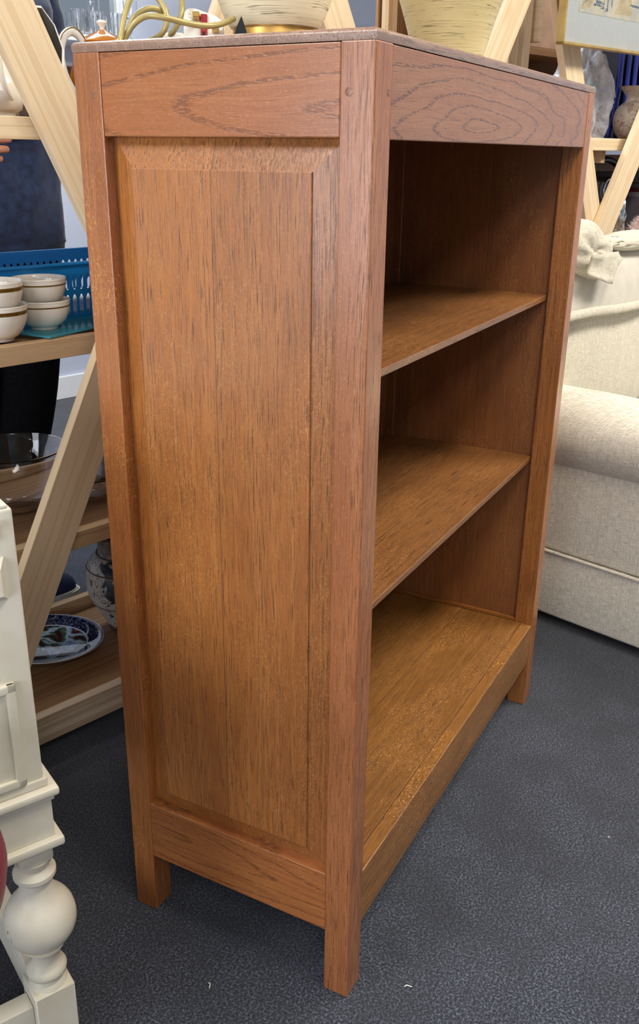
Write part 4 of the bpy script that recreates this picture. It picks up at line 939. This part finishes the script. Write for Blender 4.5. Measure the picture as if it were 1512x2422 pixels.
def hand(pre, wr, d, side_, nrm):
    d, side_, nrm = V(d).normalized(), V(side_).normalized(), V(nrm).normalized()
    pm = V(wr)+d*.045; nodes[pre+'pm'] = (tuple(pm), (.034, .016)); edges.append((pre+'wr', pre+'pm'))
    for i, (off, ln) in enumerate(((-.028, .070), (-.009, .080), (.010, .075), (.028, .058))):
        a = pm+d*.035+side_*off; b = a+d*ln*.5+nrm*.012; c = b+d*ln*.35+nrm*.022
        for nm, q, r in ((f'{pre}f{i}a', a, .0095), (f'{pre}f{i}b', b, .0088), (f'{pre}f{i}c', c, .0075)): nodes[nm] = (tuple(q), r)
        edges.extend([(pre+'pm', f'{pre}f{i}a'), (f'{pre}f{i}a', f'{pre}f{i}b'), (f'{pre}f{i}b', f'{pre}f{i}c')])
    a = pm-d*.01-side_*.036; b = a+d*.03-side_*.014+nrm*.012; c = b+d*.024+nrm*.01
    for nm, q, r in ((pre+'ta', a, .012), (pre+'tb', b, .0105), (pre+'tc', c, .009)): nodes[nm] = (tuple(q), r)
    edges.extend([(pre+'pm', pre+'ta'), (pre+'ta', pre+'tb'), (pre+'tb', pre+'tc')])
hand('l', nodes['lwr'][0], (1, -.15, .0), (0, .2, -1), (0, 1, 0)); hand('r', nodes['rwr'][0], (-1, -.1, -.1), (0, .2, -1), (0, 1, 0))
bd = skin('body', nodes, edges, 'pel', SKIN, PE)
nose = bmesh.new(); tube(nose, [(0, -.090, 1.665), (0, -.104, 1.64), (0, -.118, 1.622), (0, -.098, 1.612)], .010, 12, 5, rads=(.007, .013)); add('nose', nose, SKIN, PE, MPn, 180)
for sg in (-1, 1):
    add('ear', lathe(bmesh.new(), [(0, -.03), (.012, -.02), (.017, 0), (.014, .018), (0, .028)], 16, (sg*.078, .005, 1.64), sx=.45), SKIN, PE, MPn, 180)
    add('eye', lathe(bmesh.new(), [(0, -.008), (.008, -.004), (.011, 0), (.008, .004), (0, .008)], 16, (sg*.03, -.094, 1.662), sx=1, sy=.6), CHINA, PE, MPn, 180)
bm = bmesh.new(); tube(bm, [(-.024, -.094, 1.585), (0, -.102, 1.586), (.024, -.094, 1.585)], .0055, 10, 5); add('mouth', bm, plain('lips', (160, 84, 76), .5), PE, MPn, 180)
clothblob('hair', MPn @ Matrix.Translation((0, .022, 1.685)), .092, .105, .085, HAIR, PE, 3, .08)
# jumper
tor = [(.0, 1.445, .070, .065), (.0, 1.42, .12, .085), (0, 1.38, .185, .105), (0, 1.30, .20, .125), (.0, 1.18, .187, .125), (.0, 1.05, .185, .122), (.0, .93, .186, .124), (0, .86, .190, .126), (0, .81, .184, .124), (0, .808, .172, .115)]
bm = bmesh.new(); rings = []; n = 96; zs = []
for i in range(len(tor)-1):
    for k in range(10):
        f = k/10; zs.append(tuple(tor[i][j]*(1-f)+tor[i+1][j]*f for j in range(4)))
zs.append(tor[-1])
for _, z_, rx, ry in zs:
    rg = []
    for k in range(n):
        a = 2*math.pi*k/n; c_, s_ = math.cos(a), math.sin(a)
        q = V((rx*math.copysign(abs(c_)**.85, c_), ry*math.copysign(abs(s_)**.85, s_), z_))
        w_ = noise.noise(V((q.x*8, q.y*8, z_*9)))*.010+noise.noise(V((q.x*20, q.y*20, z_*10)))*.006+.006*math.sin(z_*60+q.x*25)*max(0, (1.0-z_))*3
        if z_ > .83: q += V((c_, s_, 0))*w_
        rg.append(bm.verts.new(q))
    rings.append(rg)
for a, b in zip(rings, rings[1:]):
    for k in range(n): bm.faces.new((a[k], a[(k+1) % n], b[(k+1) % n], b[k]))
jp = add('jumper', bm, NAVY, PE, MPn, 180)
for nm, pts in (('r', [(.150, .005, 1.385), (.185, .01, 1.31), (.190, .03, 1.14), (.12, -.07, 1.105), (.05, -.15, 1.10)]), ('l', [(-.165, .005, 1.385), (-.19, .01, 1.30), (-.228, .02, 1.10), (-.20, -.10, 1.06), (-.165, -.17, 1.042)])):
    bm = bmesh.new(); tube(bm, pts, .06, 40, 14, rads=(.064, .042))
    for v in bm.verts: v.co += V((noise.noise(v.co*22), noise.noise(v.co*22+V((9, 0, 0))), 0))*.008
    add('sleeve', bm, NAVY, jp, MPn, 180)
tn = {'p': ((0, 0, .90), (.168, .118)), 'q': ((0, 0, .83), (.15, .112))}; te = [('p', 'q')]
for sg, n_ in ((-1, 'l'), (1, 'r')):
    tn.update({n_+'a': ((sg*.092, 0, .74), .100), n_+'b': ((sg*.085-.055, -.05, .48), .085), n_+'c': ((sg*.08-.13, -.08 if sg > 0 else -.04, .25), .07), n_+'d': ((sg*.07-.18, -.10 if sg > 0 else -.03, .11), .057)})
    te += [('q', n_+'a'), (n_+'a', n_+'b'), (n_+'b', n_+'c'), (n_+'c', n_+'d')]
skin('trousers', tn, te, 'p', BLACKCL, PE)
for sg in (-1, 1):
    MS_ = MPn @ (Matrix.Translation((-.078, -.125, 0)) @ Matrix.Rotation(R(72), 4, 'Z') if sg > 0 else Matrix.Translation((-.24, -.075, 0)) @ Matrix.Rotation(R(10), 4, 'Z')) @ Matrix.Scale(.98, 4)
    def shoe(sc, z0, z1, dome):
        bm = bmesh.new(); pts = []
        for k in range(40):
            a = 2*math.pi*k/40; x = .047*math.cos(a)*(1-.12*(math.sin(a) > 0)*math.sin(a)); y_ = -.145*math.sin(-a) if False else .145*math.sin(a)
            pts.append((x*sc, y_*sc))
        if not dome: extrude_poly(bm, pts, z1-z0, Matrix.Translation((0, 0, z0))); bmesh.ops.bevel(bm, geom=[e for e in bm.edges if abs(e.verts[0].co.z-e.verts[1].co.z) < 1e-6], offset=.004, segments=3, affect='EDGES')
        else:
            rr = []
            for j, f in enumerate([1, .99, .95, .86, .72, .5, .2]):
                zz = [0, .015, .028, .04, .048, .055, .058][j]
                rg = []
                for x, y_ in pts:
                    hz = zz*(1.0+.55*max(0, min(1, (y_+.02)/.12))); rg.append(bm.verts.new((x*f, y_*(f*.9+.1) if y_ < 0 else y_*f, z0+hz)))
                rr.append(rg)
            for a, b in zip(rr, rr[1:]):
                for k in range(40): bm.faces.new((a[k], a[(k+1) % 40], b[(k+1) % 40], b[k]))
            bm.faces.new(rr[-1]); bm.faces.new(rr[0])
        return bm
    so = add('shoe', shoe(1.0, .022, 0, True), NAVYSHOE, PE, MS_, 180)
    add('sole', shoe(1.06, 0.001, .026, False), RUBBER, so, MS_, 60)

# lint on the carpet
LB = ('below the side rail of the bookcase', 'nearest the lower picture edge', 'furthest left, towards the cream cabinet leg', 'just under the left side of the bookcase', 'right beside the near bookcase foot')
for k, (x, y_) in enumerate(((-.10, .02), (-.22, -.02), (-.33, .10), (-.07, .17), (.05, -.06))):
    bm = bmesh.new(); tube(bm, [(0, 0, .001), (.003, .002, .002), (.006+.001*k, .0, .0012)], .0006, 6, 4)
    tag(add('lint', bm, LINING, None, Matrix.Translation((x, y_, .002)) @ Matrix.Rotation(k*1.3, 4, 'Z'), 180), 'tiny white lint thread on the carpet, '+LB[k], 'lint', 'lint on the carpet')
